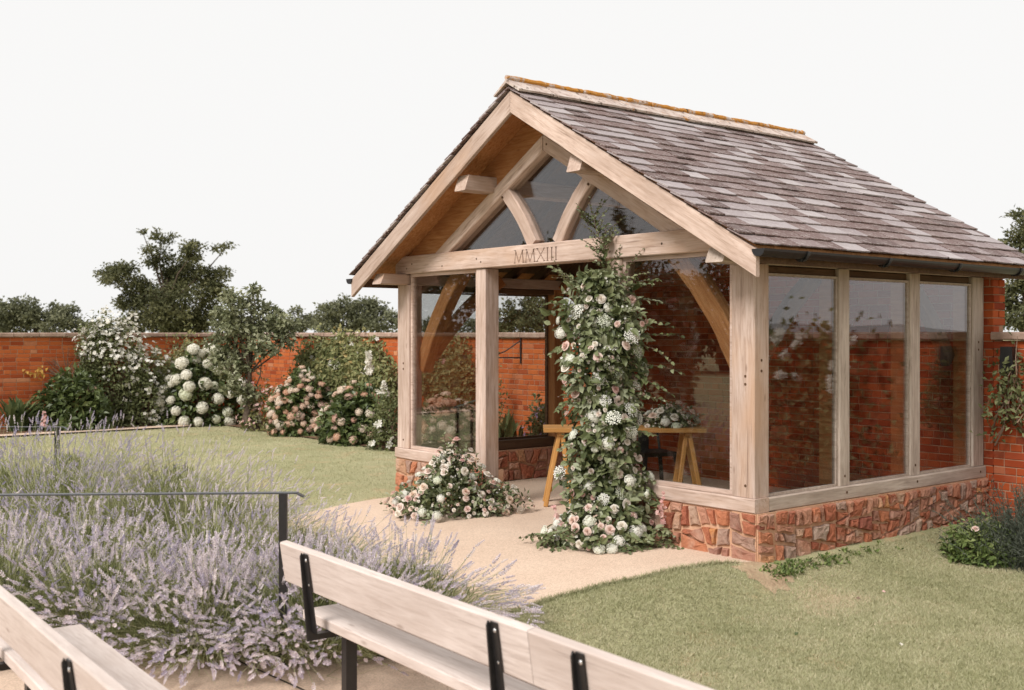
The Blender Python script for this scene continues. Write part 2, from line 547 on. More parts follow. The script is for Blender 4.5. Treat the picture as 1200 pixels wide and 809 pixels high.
M['pinkhyd'] = petal('blush_hydrangea_floret', [(0, (.78, .68, .57)), (.3, (.72, .50, .37)), (.55, (.68, .43, .30)), (.8, (.78, .70, .60)), (1, (.64, .40, .32))])
M['blossom_white'] = petal('white_blossom', [(0, (.70, .66, .56)), (1, (.86, .83, .77))], .35, True)
M['blossom_pink'] = petal('pink_blossom', [(0, (.70, .38, .36)), (1, (.80, .58, .52))], .35, True)
M['blossom_purple'] = petal('purple_blossom', [(0, (.26, .18, .33)), (1, (.48, .36, .52))], .35, True)
M['blossom_yellow'] = petal('yellow_leaflet', [(0, (.45, .26, .05)), (1, (.62, .40, .12))], .35, True)

# ================================================================== GROUND
def lawn_mat():
    k = N('lawn_grass_ground'); co = k.coord(jitter=False)
    col = k.ramp(k.noise(co, .9, 6, .65), [(.25, (.29, .285, .145)), (.5, (.40, .38, .215)), (.75, (.49, .445, .28))])
    fine = k.ramp(k.noise(co, 90, 4, .75), [(.3, .55), (.7, 1.3)])
    col = k.mix(.8, col, fine, 'MULTIPLY')
    dry = k.noise(co, 2.3, 5, .7)
    col = k.mix(k.ramp(dry, [(.54, 0), (.68, .75)]), col, (.50, .36, .215))
    k.base(col); k.rough(.95, .05); k.bump(k.noise(co, 120, 4, .8), .7, .02)
    return k.m
def path_mat():
    k = N('resin_bound_gravel'); co = k.coord(jitter=False)
    col = k.ramp(k.noise(co, 1.3, 4), [(.3, (.54, .40, .30)), (.7, (.61, .465, .355))])
    v = k.n('TexVoronoi'); v.inputs['Scale'].default_value = 130; k.l(co, v.inputs['Vector'])
    g = k.ramp(v.outputs['Color'], [(.1, .74), (.5, 1.0), (.9, 1.2)])
    col = k.mix(.75, col, g, 'MULTIPLY')
    k.base(col); k.rough(.85, .15); k.bump(v.outputs['Distance'], .35, .004)
    return k.m
M['lawn'] = lawn_mat(); M['path'] = path_mat()
M['soil'] = noisy('bed_soil', [(.3, (.10, .055, .032)), (.6, (.19, .115, .07)), (.8, (.30, .20, .125))], 6, bump=(30, 1., .03))

def grid_sheet(name, xs, ys, mat, off=0.0, local=False, keep=None, kind='structure', parent=None):
    nx, ny = len(xs), len(ys)
    X, Y = np.meshgrid(xs, ys)
    if local:
        WX = OX + X * EX[0] + Y * EY[0]; WY = OY + X * EX[1] + Y * EY[1]
    else: WX, WY = X, Y
    Z = hgt(WX, WY) + off
    V = np.stack([WX, WY, Z], -1).reshape(-1, 3)
    F = []
    for j in range(ny - 1):
        for i in range(nx - 1):
            if keep is None or keep((xs[i] + xs[i + 1]) / 2, (ys[j] + ys[j + 1]) / 2):
                a = j * nx + i
                F.append((a, a + 1, a + nx + 1, a + nx))
    used = sorted({i for f in F for i in f}); rm = {u: i for i, u in enumerate(used)}
    me = pyd(name, V[used], [tuple(rm[i] for i in f) for f in F], True)
    o = link(name, me, mat)
    o['kind'] = kind
    return o

far = [16, 20, 28, 45, 80, 150, 300, 700, 1500]
ax = np.concatenate([[-f for f in reversed(far)], np.arange(-14, -1, .25), np.arange(-1, 6.01, .1), np.arange(6.25, 14.01, .25), far])
ay = np.concatenate([[-f for f in reversed(far)], np.arange(-14, 5, .25), np.arange(5, 13.01, .1), np.arange(13.25, 26.01, .25), [30, 40, 70, 150, 300, 700, 1500]])
grid_sheet('lawn', ax, ay, M['lawn'])

def path_edge(ly):      # right edge of the path, wandering where the turf meets it
    base = np.interp(ly, [-2.5, -2.05, -1.0, -.3, 0, .3, 3.4], [1.93, 1.98, 2.12, 2.28, 2.44, 2.44, 2.44])
    return base + (.02 * math.sin(ly * 5.1) + .012 * math.sin(ly * 13 + 1)) * (1 if ly < -.1 else 0)
ys = np.concatenate([np.arange(-2.5, .01, .08), np.arange(.2, 3.37, .25), [3.36]])
V, F = [], []
NXP = 20
for y in ys:
    xr = path_edge(y); xl = -2.02 if y < -.0 else -2.4
    for i in range(NXP + 1):
        lx = xl + (xr - xl) * i / NXP
        p = loc2w(lx, y); V.append((p.x, p.y, float(hgt(p.x, p.y)) + .009))
for j in range(len(ys) - 1):
    for i in range(NXP):
        a = j * (NXP + 1) + i; F.append((a, a + 1, a + NXP + 2, a + NXP + 1))
o = link('path', pyd('path', V, F, True), M['path']); o['kind'] = 'structure'
o = grid_sheet('paved_area', np.arange(-1.25, 6.01, .25), np.concatenate([np.arange(-9, -2.6, .25), [-2.5]]), M['path'], .0125, True)
# dark joint in the paving by the bench
jv = []
for (a, b) in (((-1.90, 6.72), (-.2, 4.86)),):
    d = (Vector(b) - Vector(a)).normalized(); n = Vector((-d.y, d.x)) * .006
    for p in (Vector(a) + n, Vector(b) + n, Vector(b) - n, Vector(a) - n):
        jv.append((p.x, p.y, float(hgt(p.x, p.y)) + .0165))
o = link('path_joint', pyd('path_joint', jv, [(0, 3, 2, 1)]), M['black']); o['kind'] = 'structure'
# worn bare soil where the turf meets the corner of the plinth
bs = []
for i in range(22):
    a = 2 * PI * i / 22; r = 1 + .18 * math.sin(i * 2.3) + .1 * math.sin(i * 5.1)
    bs.append((2.56 + .20 * r * math.cos(a), -.08 + .20 * r * math.sin(a)))
bv = []
for q in range(4):
    for (x, y) in bs:
        p = loc2w(2.56 + (x - 2.56) * (1 - q * .3), -.10 + (y + .10) * (1 - q * .3)); bv.append((p.x, p.y, float(hgt(p.x, p.y)) + (.004 if q == 0 else .0125)))
bf = [(q * 22 + i, q * 22 + (i + 1) % 22, (q + 1) * 22 + (i + 1) % 22, (q + 1) * 22 + i) for q in range(3) for i in range(22)] + [tuple(66 + i for i in range(22))]
M['bare'] = noisy('dry_bare_soil', [(.3, (.36, .25, .16)), (.6, (.46, .34, .22)), (.8, (.38, .35, .20))], 9, bump=(40, 1., .02))
o = link('bare_soil', pyd('bare_soil', bv, bf), M['bare']); o['kind'] = 'structure'
# flower beds along the two walls and the lavender bed
o = grid_sheet('back_flower_bed', np.arange(-13.1, -2.5, .3), np.concatenate([[2.12], np.arange(2.3, 3.4, .25)]), M['soil'], .02, True)
o = grid_sheet('side_flower_bed', np.concatenate([np.arange(-13.1, -11.9, .25), [-11.9]]), np.arange(-10, 1.89, .3), M['soil'], .02, True)
o = grid_sheet('edging_strip', [-11.9, -11.55], np.arange(-10, 1.89, .3), M['path'], .03, True)
o = grid_sheet('right_flower_bed', np.arange(2.62, 8.9, .3), [2.75, 3.0, 3.36], M['soil'], .02, True)
lb = []
o = grid_sheet('lavender_bed', np.arange(-5.4, .4, .2), np.arange(6.40, 11.4, .2), M['soil'], .05, False,
               keep=lambda x, y: x < -.45 - max(0, y - 7.6) * .8)

# low hills beyond the garden, to the right and behind the camera (they show in the window panes)
hv, hf = [], []
nh = 90
for i in range(nh + 1):
    az = math.radians(62 + 150 * i / nh)
    e = 11 + 8 * math.sin(i * .21 + 1.3) + 5 * math.sin(i * .53) + 2 * math.sin(i * 1.7)
    for r, h in ((560, -3), (680, e * .45), (820, e), (1000, e * .6), (1200, -3)):
        hv.append((r * math.sin(az), r * math.cos(az), h))
for i in range(nh):
    for j in range(4):
        a = i * 5 + j; hf.append((a, a + 1, a + 6, a + 5))
o = link('hills', pyd('hills', hv, hf, True), noisy('hazy_hillside', [(.3, (.23, .23, .23)), (.7, (.32, .32, .32))], .02)); o['kind'] = 'structure'

# ================================================================== BRICK WALLS
BL, BD, BH, JT = .215, .1025, .0635, .009       # brick and joint
CR = BH + JT
def brick_mesh(L, D=BD, H=BH, c=.004):
    import bmesh
    bm = bmesh.new()
    bmesh.ops.create_cube(bm, size=1)
    for v in bm.verts:
        v.co.x *= L; v.co.y *= D; v.co.z *= H
    bmesh.ops.bevel(bm, geom=bm.edges[:], offset=c, segments=1, affect='EDGES')
    me = bpy.data.meshes.new('brick'); bm.to_mesh(me); bm.free()
    me.materials.append(M['brick'])
    return me
CLOSERS = {}
def brick_any(L, deep=False):
    L = BL if abs(L - BL) < .02 else BD if abs(L - BD) < .02 else max(.03, round(L, 2))
    if (L, deep) not in CLOSERS:
        me = brick_mesh(L)
        if deep: me.materials.clear(); me.materials.append(M['brick_deep'])
        CLOSERS[L, deep] = me
    return CLOSERS[L, deep]

def bond(x0, x1, z0, rows, top=None):
    """(x, z, length) of every brick; one header course after every four of stretchers"""
    out = []
    for r in range(rows):
        z = z0 + r * CR + BH / 2
        head = r % 5 == 2
        x = x0 - (random.choice((.0, .1125)) if not head else .05) - random.uniform(0, .02)
        if r % 2 and not head: x -= .1125
        while x < x1:
            L = BD if head or random.random() < .07 else BL
            a, b = max(x, x0), min(x + L, x1)
            if b - a > .03:
                if top is None or z + BH / 2 < top(max(abs(a), abs(b))):
                    out.append(((a + b) / 2, z, b - a))
            x += L + JT
    return out

def lay(parent, bricks, place, n_single, score, deep=False):
    """place(x, z) -> matrix in the parent's space; the n_single that show largest are separate, the rest one mesh"""
    order = sorted(range(len(bricks)), key=lambda i: score(*bricks[i]))
    single = set(order[:n_single])
    V, F, R = [], [], []
    acc = Acc()
    cube_t = np.array([[0, 2, 1], [0, 3, 2], [4, 5, 6], [4, 6, 7], [0, 1, 5], [0, 5, 4], [1, 2, 6], [1, 6, 5], [2, 3, 7], [2, 7, 6], [3, 0, 4], [3, 4, 7]])
    for i, (x, z, L) in enumerate(bricks):
        m = place(x, z) @ Matrix.Translation((random.uniform(-.002, .002), random.uniform(-.002, .0015), random.uniform(-.0015, .0015))) @ Matrix.Rotation(random.uniform(-.012, .012), 4, 'Z')
        if i in single:
            link('brick', brick_any(L, deep), None, parent, m)
        else:
            c = [m @ Vector((sx * L / 2, sy * BD / 2, sz * BH / 2)) for sz in (-1, 1) for sx, sy in ((-1, -1), (1, -1), (1, 1), (-1, 1))]
            acc.add([tuple(v) for v in c], cube_t, random.random())
    if acc.n:
        link('brickwork', acc.mesh('brickwork'), M['bricks_deep' if deep else 'bricks'], parent, None, 'stuff')

def coping_mesh(L, d=.44, h=.075):
    me = beam_mesh(L, d, h, .012, .003, seg=2)
    return me
def camdist(p): return (p.x ** 2 + p.y ** 2) ** .5
def px_of(p): return 600 + FPX * p.x / max(p.y, .1)

def garden_wall(name, label, x0, x1, mat_of, n_single, vis, zbase=-.25, height=1.66, deep=False):
    """mat_of(along) -> 2D world point of the wall face; wall thing stands at its middle"""
    root = thing(name, label, 'wall', group='garden walls')
    root.matrix_world = mat_of
    rows = int((height - zbase) / CR)
    br = bond(x0, x1, zbase, rows)
    ztop = zbase + rows * CR
    def place(x, z): return Matrix.Translation((x, BD / 2, z))
    def score(x, z, L):
        p = mat_of @ Vector((x, 0, z))
        return camdist(p) + (0 if vis(p) and z > .05 else 1000)
    lay(root, br, place, n_single, score, deep)
    link('mortar', boxes_mesh('mortar', [((x0 + .002, .0055, zbase - .1), (x1 - .002, .32, ztop))]), M['mortar'], root)
    x = x0
    while x < x1 - .05:
        L = min(random.uniform(.42, .5), x1 - x)
        link('coping_stone', coping_mesh(L - .008), M['coping'], root,
             Matrix.Translation((x, .163 + random.uniform(-.004, .004), ztop + .041 + random.uniform(-.002, .003))))
        x += L
    return root

MB = Matrix(((EX[0], EY[0], 0, OX), (EX[1], EY[1], 0, OY), (0, 0, 1, 0), (0, 0, 0, 1)))     # pavilion space -> world
def sub(ax, o):       # frame whose X runs along ax (in pavilion space) and Y points into the wall
    a = Vector((ax[0], ax[1], 0)); b = Vector((0, 0, 1)).cross(a)
    return MB @ Matrix(((a.x, b.x, 0, o[0]), (a.y, b.y, 0, o[1]), (0, 0, 1, 0), (0, 0, 0, 1)))
garden_wall('garden_wall', 'orange brick garden wall behind the pink hydrangeas, running in behind the pavilion', -13.08, -2.503,
            sub((1, 0), (0, 3.36)), 300, lambda p: 570 < px_of(p) < 665 or 290 < px_of(p) < 360)
garden_wall('garden_wall', 'orange brick garden wall right of the pavilion with a black lamp on it', 2.503, 13.0,
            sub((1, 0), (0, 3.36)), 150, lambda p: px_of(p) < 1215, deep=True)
# far-left wall: its X axis runs from the corner towards the camera side, face looking right
mB = MB @ Matrix(((0, -1, 0, -13.1), (1, 0, 0, 0), (0, 0, 1, 0), (0, 0, 0, 1)))
garden_wall('garden_wall', 'orange brick garden wall at far left behind the white climbing rose', -10.0, 3.36,
            mB, 300, lambda p: -20 < px_of(p) < 95)

# ================================================================== PAVILION
pav = thing('pavilion', 'open oak garden pavilion with slate roof, glazed sides and rubble stone plinth', 'pavilion', (OX, OY, 0), -TH)
HW, TP = 2.415, .575
DEP = 3.35
def zr(x, top): return top - TP * abs(x)

def post(x, y, w, d, z0, z1, mat):
    return beam('post', (x, y, z0), (x, y, z1), w, d, mat, pav, up=(0, -1, 0), ch=.007)
# posts: beam() X axis is vertical; w across X, d along Y
for s in (-1, 1):
    post(s * (HW - .11), .085, .22, .17, .472, 2.218, M['oak'])
    post(s * .935, .085, .15, .17, .0, 2.33, M['oak'])
    for (ya, yb) in ((1.07, 1.21), (2.11, 2.26), (3.15, 3.345)):
        post(s * (HW - .085), (ya + yb) / 2, .17, yb - ya, .472, 2.218, M['oak_grey'] if s > 0 else M['oak_fresh'])
    if s > 0:                                             # inner faces of the studs, unweathered behind the glass
        for (ya, yb) in ((1.07, 1.21), (2.11, 2.26), (3.15, 3.345)):
            link('stud_lining', boxes_mesh('stud_lining', [((HW - .19, ya - .006, .476), (HW - .062, min(yb + .006, 3.352), 2.15))]), M['oak_fresh'], pav)
    # sills
    beam('sill', (s * (HW + .02), .065, .415), (s * 1.012, .065, .415), .17, .108, M['oak'], pav)
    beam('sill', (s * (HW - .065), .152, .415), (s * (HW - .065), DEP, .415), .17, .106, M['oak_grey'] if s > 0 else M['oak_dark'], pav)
    # wall plates with shaped ends, header under them
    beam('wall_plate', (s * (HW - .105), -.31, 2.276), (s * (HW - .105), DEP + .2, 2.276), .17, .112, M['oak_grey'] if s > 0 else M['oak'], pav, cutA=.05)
    beam('header', (s * (HW - .10), .172, 2.187), (s * (HW - .10), DEP - .01, 2.187), .12, .06, M['oak_dark'], pav)  # shade below the gutter is put into the header's dark colour
    # principal rafters of the front truss
    zl = 3.368 + .075
    beam('rafter', (s * 1.75, .075, zr(1.75, zl)), (s * .004, .075, zr(.004, zl)), .15, .15 * math.cos(math.atan(TP)), M['oak'], pav, cutB=.15 * math.cos(math.atan(TP)) * TP)
    # weather board between the rafter and the roof boards
    link('gable_board', prism_mesh('gable_board', [(s * .002, 3.515), (s * 1.939, 2.40), (s * HW, 2.40), (s * HW, 3.822 - TP * HW), (s * .002, 3.822)], .03, .07), M['oak_fresh'], pav)
    # bargeboards
    pz = 3.862
    hb = .195 * math.cos(math.atan(TP)); pm = pz - .0975
    beam('bargeboard', (s * 2.735, -.365, pm - TP * 2.735), (s * .0015, -.365, pm - TP * .0015), .04, hb, M['oak'], pav, cutA=hb * TP, cutB=hb * TP, wob=.0012, ch=.004)
    # purlin
    beam('purlin', (s * .80, -.33, 3.13), (s * .80, DEP - .02, 3.13), .17, .15, M['oak'], pav, cutA=.05)
    # curved struts over the tie beam
    p0, p1 = Vector((s * .17, .07, 2.52)), Vector((s * .60, .07, 3.06))
    beam('strut', p0, p1, .12, .13, M['oak'], pav, up=(-s, 0, .8), bow=lambda t: .03 * math.sin(PI * t))
    # curved braces in the front bays, behind the glass
    q0, q1 = Vector((s * 2.2, .20, 1.33)), Vector((s * 1.40, .20, 2.42))
    beam('brace', q0, q1, .13, .17, M['oak_fresh'], pav, up=(s, 0, 1), bow=lambda t: .075 * math.sin(PI * t), wob=.003)
    # braces along the sides
    for (ya, yb) in ((.3, 1.25), (3.1, 2.2)):
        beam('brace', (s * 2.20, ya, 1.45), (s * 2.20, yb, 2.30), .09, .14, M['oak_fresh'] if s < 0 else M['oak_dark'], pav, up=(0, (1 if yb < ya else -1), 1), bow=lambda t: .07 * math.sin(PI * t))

# tie beam with the carved date
tb = beam('tie_beam', (-HW, .07, 2.43), (HW, .07, 2.43), .19, .188, M['oak'], pav, wob=0.0, ch=.008)
def carve(o, strokes, depth):
    V, F = [], []
    for (x0, z0, x1, z1, w) in strokes:
        d = Vector((x1 - x0, z1 - z0)); n = Vector((-d.y, d.x)).normalized() * w / 2
        b = len(V)
        jz = random.uniform(0, .0006)
        for y in (-.12, -.095 + depth + jz):
            V += [(x0 + n.x, y, z0 + n.y), (x1 + n.x, y, z1 + n.y), (x1 - n.x, y, z1 - n.y), (x0 - n.x, y, z0 - n.y)]
        for f in ((0, 1, 2, 3), (7, 6, 5, 4), (0, 4, 5, 1), (1, 5, 6, 2), (2, 6, 7, 3), (3, 7, 4, 0)):
            F.append(tuple(b + i for i in f))
    me = pyd('carving', V, F); bm_fix(me)
    c = bpy.data.objects.new('carving', me); COL.objects.link(c)
    c.parent = o.parent; c.matrix_basis = o.matrix_basis.copy()
    md = o.modifiers.new('carve', 'BOOLEAN'); md.operation = 'DIFFERENCE'; md.object = c; md.solver = 'EXACT'; md.use_self = True
    bpy.context.view_layer.update()
    dg = bpy.context.evaluated_depsgraph_get()
    nm = bpy.data.meshes.new_from_object(o.evaluated_get(dg))
    o.modifiers.clear()
    if len(nm.polygons) > 20:
        o.data = nm
    bpy.data.objects.remove(c)
H2 = .058; w = .0145; KX = 1.22
def letters(x):
    S = []
    z0 = -.012
    def ln(a, b, c, d, w): S.append((a, b + z0, c, d + z0, w))
    def ser(x, z, a=.016): ln(x - a, z, x + a, z, .006)
    for _ in range(2):                                   # M
        ln(x, -H2, x + .015, H2, .008); ln(x + .010, H2, x + .061, -H2, w); ln(x + .061, -H2, x + .112, H2, .008); ln(x + .110, H2, x + .126, -H2, w)
        ser(x, -H2); ser(x + .126, -H2); ser(x + .004, H2, .012); ser(x + .120, H2, .012)
        x += .162
    ln(x, H2, x + .10, -H2, w); ln(x, -H2, x + .10, H2, .008)      # X
    for q in (x, x + .10): ser(q, H2); ser(q, -H2)
    x += .145
    for _ in range(3):                                   # I I I
        ln(x, -H2, x, H2, w); ser(x, H2); ser(x, -H2)
        x += .058
    return S
carve(tb, letters(HW - .375), .022)

# pegs in the joints
def peg(x, z, y=-.024): 
    link('peg', PEG, None, pav, Matrix.Translation((x, y, z)))
pa = Acc(); tube(pa, [(0, .03, 0), (0, -.006, 0)], .011, 8); PEG = pa.mesh('peg'); PEG.materials.append(M['peg'])
for x in (-2.2, -2.1, -1.55, -.97, -.90, .90, .97, 1.5, 2.05, 2.2): peg(x, 2.40 + random.uniform(-.03, .04), -.019)
for x, z in ((.6, 3.0), (-.6, 3.0), (.05, 3.42), (.16, 2.47), (-.16, 2.47)): peg(x, z, .004)
for z in (.56, 1.32, 1.38): peg(2.33, z, .003); peg(-2.3, z, .003)
for y, z in ((.08, 1.5), (.08, 1.42), (3.25, 1.62), (3.25, 1.55), (1.14, .42), (2.18, .42), (3.25, .42), (1.14, .55), (2.18, .56)):
    link('peg', PEG, None, pav, Matrix.Translation((2.412 if z > .5 else 2.432, y, z)) @ Matrix.Rotation(PI / 2, 4, 'Z'))

# glazing: panes and their frames
def pane_front(x0, x1, z0, z1, y=.045):
    link('pane', boxes_mesh('pane', [((x0, y, z0), (x1, y + .012, z1))]), M['glass'], pav)
    t = .032
    fr = [((x0, y - .022, z0), (x1, y + .034, z0 + t)), ((x0, y - .022, z1 - t), (x1, y + .034, z1)),
          ((x0, y - .0215, z0 + t), (x0 + t, y + .0335, z1 - t)), ((x1 - t, y - .0215, z0 + t), (x1, y + .0335, z1 - t))]
    link('pane_frame', boxes_mesh('pane_frame', fr), M['oak'], pav)
pane_front(1.012, 2.193, .471, 2.334); pane_front(-2.193, -1.012, .471, 2.334)
def pane_side(s, ya, yb, z0, z1):
    x = s * (HW - .036)
    link('pane', boxes_mesh('pane', [((x - .006, ya, z0), (x + .006, yb, z1))]), M['glass'], pav)
    t = .02
    fr = [((x - .02, ya, z0), (x + .018, yb, z0 + t)), ((x - .02, ya, z1 - t), (x + .018, yb, z1)),
          ((x - .0195, ya, z0 + t), (x + .0175, ya + t, z1 - t)), ((x - .0195, yb - t, z0 + t), (x + .0175, yb, z1 - t))]
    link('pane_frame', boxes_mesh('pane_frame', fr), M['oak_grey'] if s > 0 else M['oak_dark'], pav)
for s in (-1, 1):
    for ya, yb in ((.171, 1.069), (1.211, 2.109), (2.261, 3.149)):
        pane_side(s, ya, yb, .470, 2.157)
GB, GI = 2.525, 3.375
link('pane', prism_mesh('pane', [(0, GI), (-.68, GI - TP * .68), (-.36, 2.80), (-.12, GB), (.12, GB), (.36, 2.80), (.68, GI - TP * .68)], .07, .082), M['glass'], pav)
for s in (-1, 1):
    xe = (GI - GB) / TP
    link('pane', prism_mesh('pane', [(s * .24, GB), (s * .45, 2.8), (s * .62, GI - TP * .62), (s * xe, GB)], .0705, .0825), M['glass'], pav)

# roof: boards, rafters, slates, ridge
def roof_prism(name, s, top, th, y0, y1, x0=.0015, x1=2.70):
    return prism_mesh(name, [(s * x0, top - TP * x0), (s * x1, top - TP * x1), (s * x1, top - TP * x1 - th), (s * x0, top - TP * x0 - th)], y0, y1)
roof = link('roof', roof_prism('roof', 1, 3.875, .05, -.342, 3.86), M['oak_fresh'], pav)
link('roof_boards', roof_prism('roof_boards', -1, 3.875, .05, -.342, 3.86), M['oak_fresh'], roof)
for s in (-1, 1):
    for i in range(8):
        y = .32 + i * .42
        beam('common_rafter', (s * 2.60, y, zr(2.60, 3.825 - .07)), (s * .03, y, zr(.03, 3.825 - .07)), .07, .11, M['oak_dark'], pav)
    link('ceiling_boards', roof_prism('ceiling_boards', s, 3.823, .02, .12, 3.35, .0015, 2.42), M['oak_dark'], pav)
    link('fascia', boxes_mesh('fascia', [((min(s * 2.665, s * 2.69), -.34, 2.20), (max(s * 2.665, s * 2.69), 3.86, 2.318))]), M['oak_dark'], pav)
CP, SP = 1 / math.hypot(1, TP), TP / math.hypot(1, TP)
SLOPE = 2.735 / CP
ROWS = 20
GAUGE = SLOPE / ROWS
def slate_piece(w, L, rough):
    """flat slate: x along the roof, z down the slope; ragged lower edge"""
    n = 5
    low = [(i / n * w, L + random.uniform(-.006, .006) - (.012 * random.random() if i in (0, n) else 0)) for i in range(n + 1)]
    top = [(w, 0), (0, 0)]
    o = low + top
    t = random.uniform(.008, .013)
    V = [(x, 0, z) for x, z in o] + [(x, t, z) for x, z in o]
    m = len(o)
    F = [tuple(range(m)), tuple(range(2 * m - 1, m - 1, -1))]
    for i in range(m):
        j = (i + 1) % m; F.append((j, i, i + m, j + m))
    me = pyd('slate', V, F); bm_fix(me)
    return me
Y0, Y1 = -.415, 3.90
lacc = Acc()
for s in (1, -1):
    for r in range(ROWS):
        d0 = (r + 1) * GAUGE                       # lower edge, distance down from the ridge
        y = Y0 - (random.uniform(.0, .1))
        first = True
        while y < Y1 - .03:
            w = random.uniform(.20, .40)
            if first: w = random.choice((.18, .30)); y = Y0; first = False
            if Y1 - (y + w) < .1: w = Y1 - y
            L = GAUGE * 1.75 if d0 > GAUGE * 1.75 else d0
            lift = .022 + random.uniform(0, .006)
            # local axes: X along roof, Z down slope, Y out of the roof
            dn = Vector((s * CP, 0, -SP)); out = Vector((s * SP, 0, CP)); al = Vector((0, 1, 0))
            top_d = d0 - L
            o3 = Vector((s * top_d * CP, y + .003, 3.878 - top_d * SP)) + out * .004
            ang = math.atan2(lift - .004, L) + random.uniform(0, .004)
            dn2 = (dn * math.cos(ang) + out * math.sin(ang)); out2 = out * math.cos(ang) - dn * math.sin(ang)
            m = Matrix(((al.x, out2.x, dn2.x, o3.x), (al.y, out2.y, dn2.y, o3.y), (al.z, out2.z, dn2.z, o3.z), (0, 0, 0, 1)))
            me = slate_piece(w - .006, L, 1)
            if s > 0:
                link('slate', me, M['slate'], roof, m)
            else:
                vv = [tuple(m @ v.co) for v in me.vertices]; tt = []
                for p in me.polygons:
                    q = list(p.vertices)
                    for i in range(1, len(q) - 1): tt.append((q[0], q[i], q[i + 1]))
                lacc.add(vv, tt, random.random()); bpy.data.meshes.remove(me)
            y += w
link('slates', lacc.mesh('slates'), M['slates'], roof, None, 'stuff')
# ridge tiles
y = Y0 - .015
while y < Y1 - .1:
    L = min(.46, Y1 + .01 - y)
    pr = []
    for (x, z) in ((-.185, 3.842), (-.03, 3.935), (0, 3.962), (.03, 3.935), (.185, 3.842), (.178, 3.825), (0, 3.925), (-.178, 3.825)):
        pr.append((x, z + .004))
    V = []; n = len(pr)
    for yy in (0, L * .5, L - .008):
        V += [(x + random.uniform(-.003, .003), y + yy, z + random.uniform(-.004, .004)) for x, z in pr]
    F = [tuple(range(n)), tuple(range(3 * n - 1, 2 * n - 1, -1))]
    for k_ in range(2):
        for i in range(n):
            j = (i + 1) % n; F.append((k_ * n + j, k_ * n + i, (k_ + 1) * n + i, (k_ + 1) * n + j))
    me = pyd('ridge_tile', V, F); bm_fix(me)
    rt = link('ridge_tile', me, M['ridge'], pav)
    ra = Acc(); npt = 9
    tube(ra, [(random.uniform(-.003, .003), y + (L - .008) * i / (npt - 1), 3.972 + random.uniform(-.004, .004)) for i in range(npt)], [random.uniform(.021, .028) for _ in range(npt)], 8)
    link('ridge_roll', ra.mesh('ridge_roll'), M['ridge_roll'], rt)
    y += L
# gutter: a half-round channel with brackets and a stop end
def gutter(s):
    V, F = [], []
    n = 10
    ysg = np.linspace(-.40, 3.93, 12)
    for yv in ysg:
        for r in (.056, .050):
            for i in range(n + 1):
                a = PI + PI * i / n
                V.append((s * 2.765 + r * math.cos(a), yv, 2.292 + r * math.sin(a) - .006 * (yv + .4) / 4))
    st = 2 * (n + 1)
    for j in range(len(ysg) - 1):
        for i in range(n):
            a = j * st + i
            F.append((a, a + 1, a + st + 1, a + st)); b = a + n + 1; F.append((b, b + st, b + st + 1, b + 1))
        for i in (0, n):
            a = j * st + i; F.append((a, a + n + 1, a + n + 1 + st, a + st))
    for j in (0, len(ysg) - 1):
        F.append(tuple(j * st + i for i in range(n + 1)))
    g = link('gutter', pyd('gutter', V, F), M['gutter'], pav)
    for yv in (.1, 1.15, 2.2, 3.25):
        a = Acc(); tube(a, [(s * 2.765 + .062 * math.cos(PI + PI * i / 8), yv, 2.288 + .062 * math.sin(PI + PI * i / 8)) for i in range(9)], .014, 6)
        link('gutter_bracket', a.mesh('gutter_bracket'), M['gutter'], g)
gutter(1); gutter(-1)

# ---- back wall of the pavilion: brick up to the roof
bw = link('back_wall', boxes_mesh('back_wall', [((-2.49, 3.3655, -.2), (2.49, 3.56, 2.30))]), M['mortar'], pav)
link('gable_core', prism_mesh('gable_core', [(-2.46, 2.30), (2.46, 2.30), (0, 3.76)], 3.3656, 3.559), M['mortar'], bw)
br = bond(-2.5, 2.5, -.18, 56, top=lambda x: 3.80 - TP * x)
def score(x, z, L):
    return -x + (0 if .1 < z < 2.2 else 100)
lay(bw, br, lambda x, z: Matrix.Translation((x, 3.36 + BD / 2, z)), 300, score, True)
# the right-hand end of that wall, above the coping of the garden wall
for r in range(56):
    z = -.18 + r * CR + BH / 2
    if z < 1.74 or z > 2.28: continue
    if r % 2: 
        link('brick', brick_any(BL, True), None, bw, Matrix.Translation((2.50 - BD / 2 + .002, 3.36 + BD + BL / 2 - .098, z)) @ Matrix.Rotation(PI / 2, 4, 'Z') @ Matrix.Scale(.999, 4))
    else:
        link('brick', brick_any(BD, True), None, bw, Matrix.Translation((2.502 - BD / 2, 3.472 + BD / 2, z)))

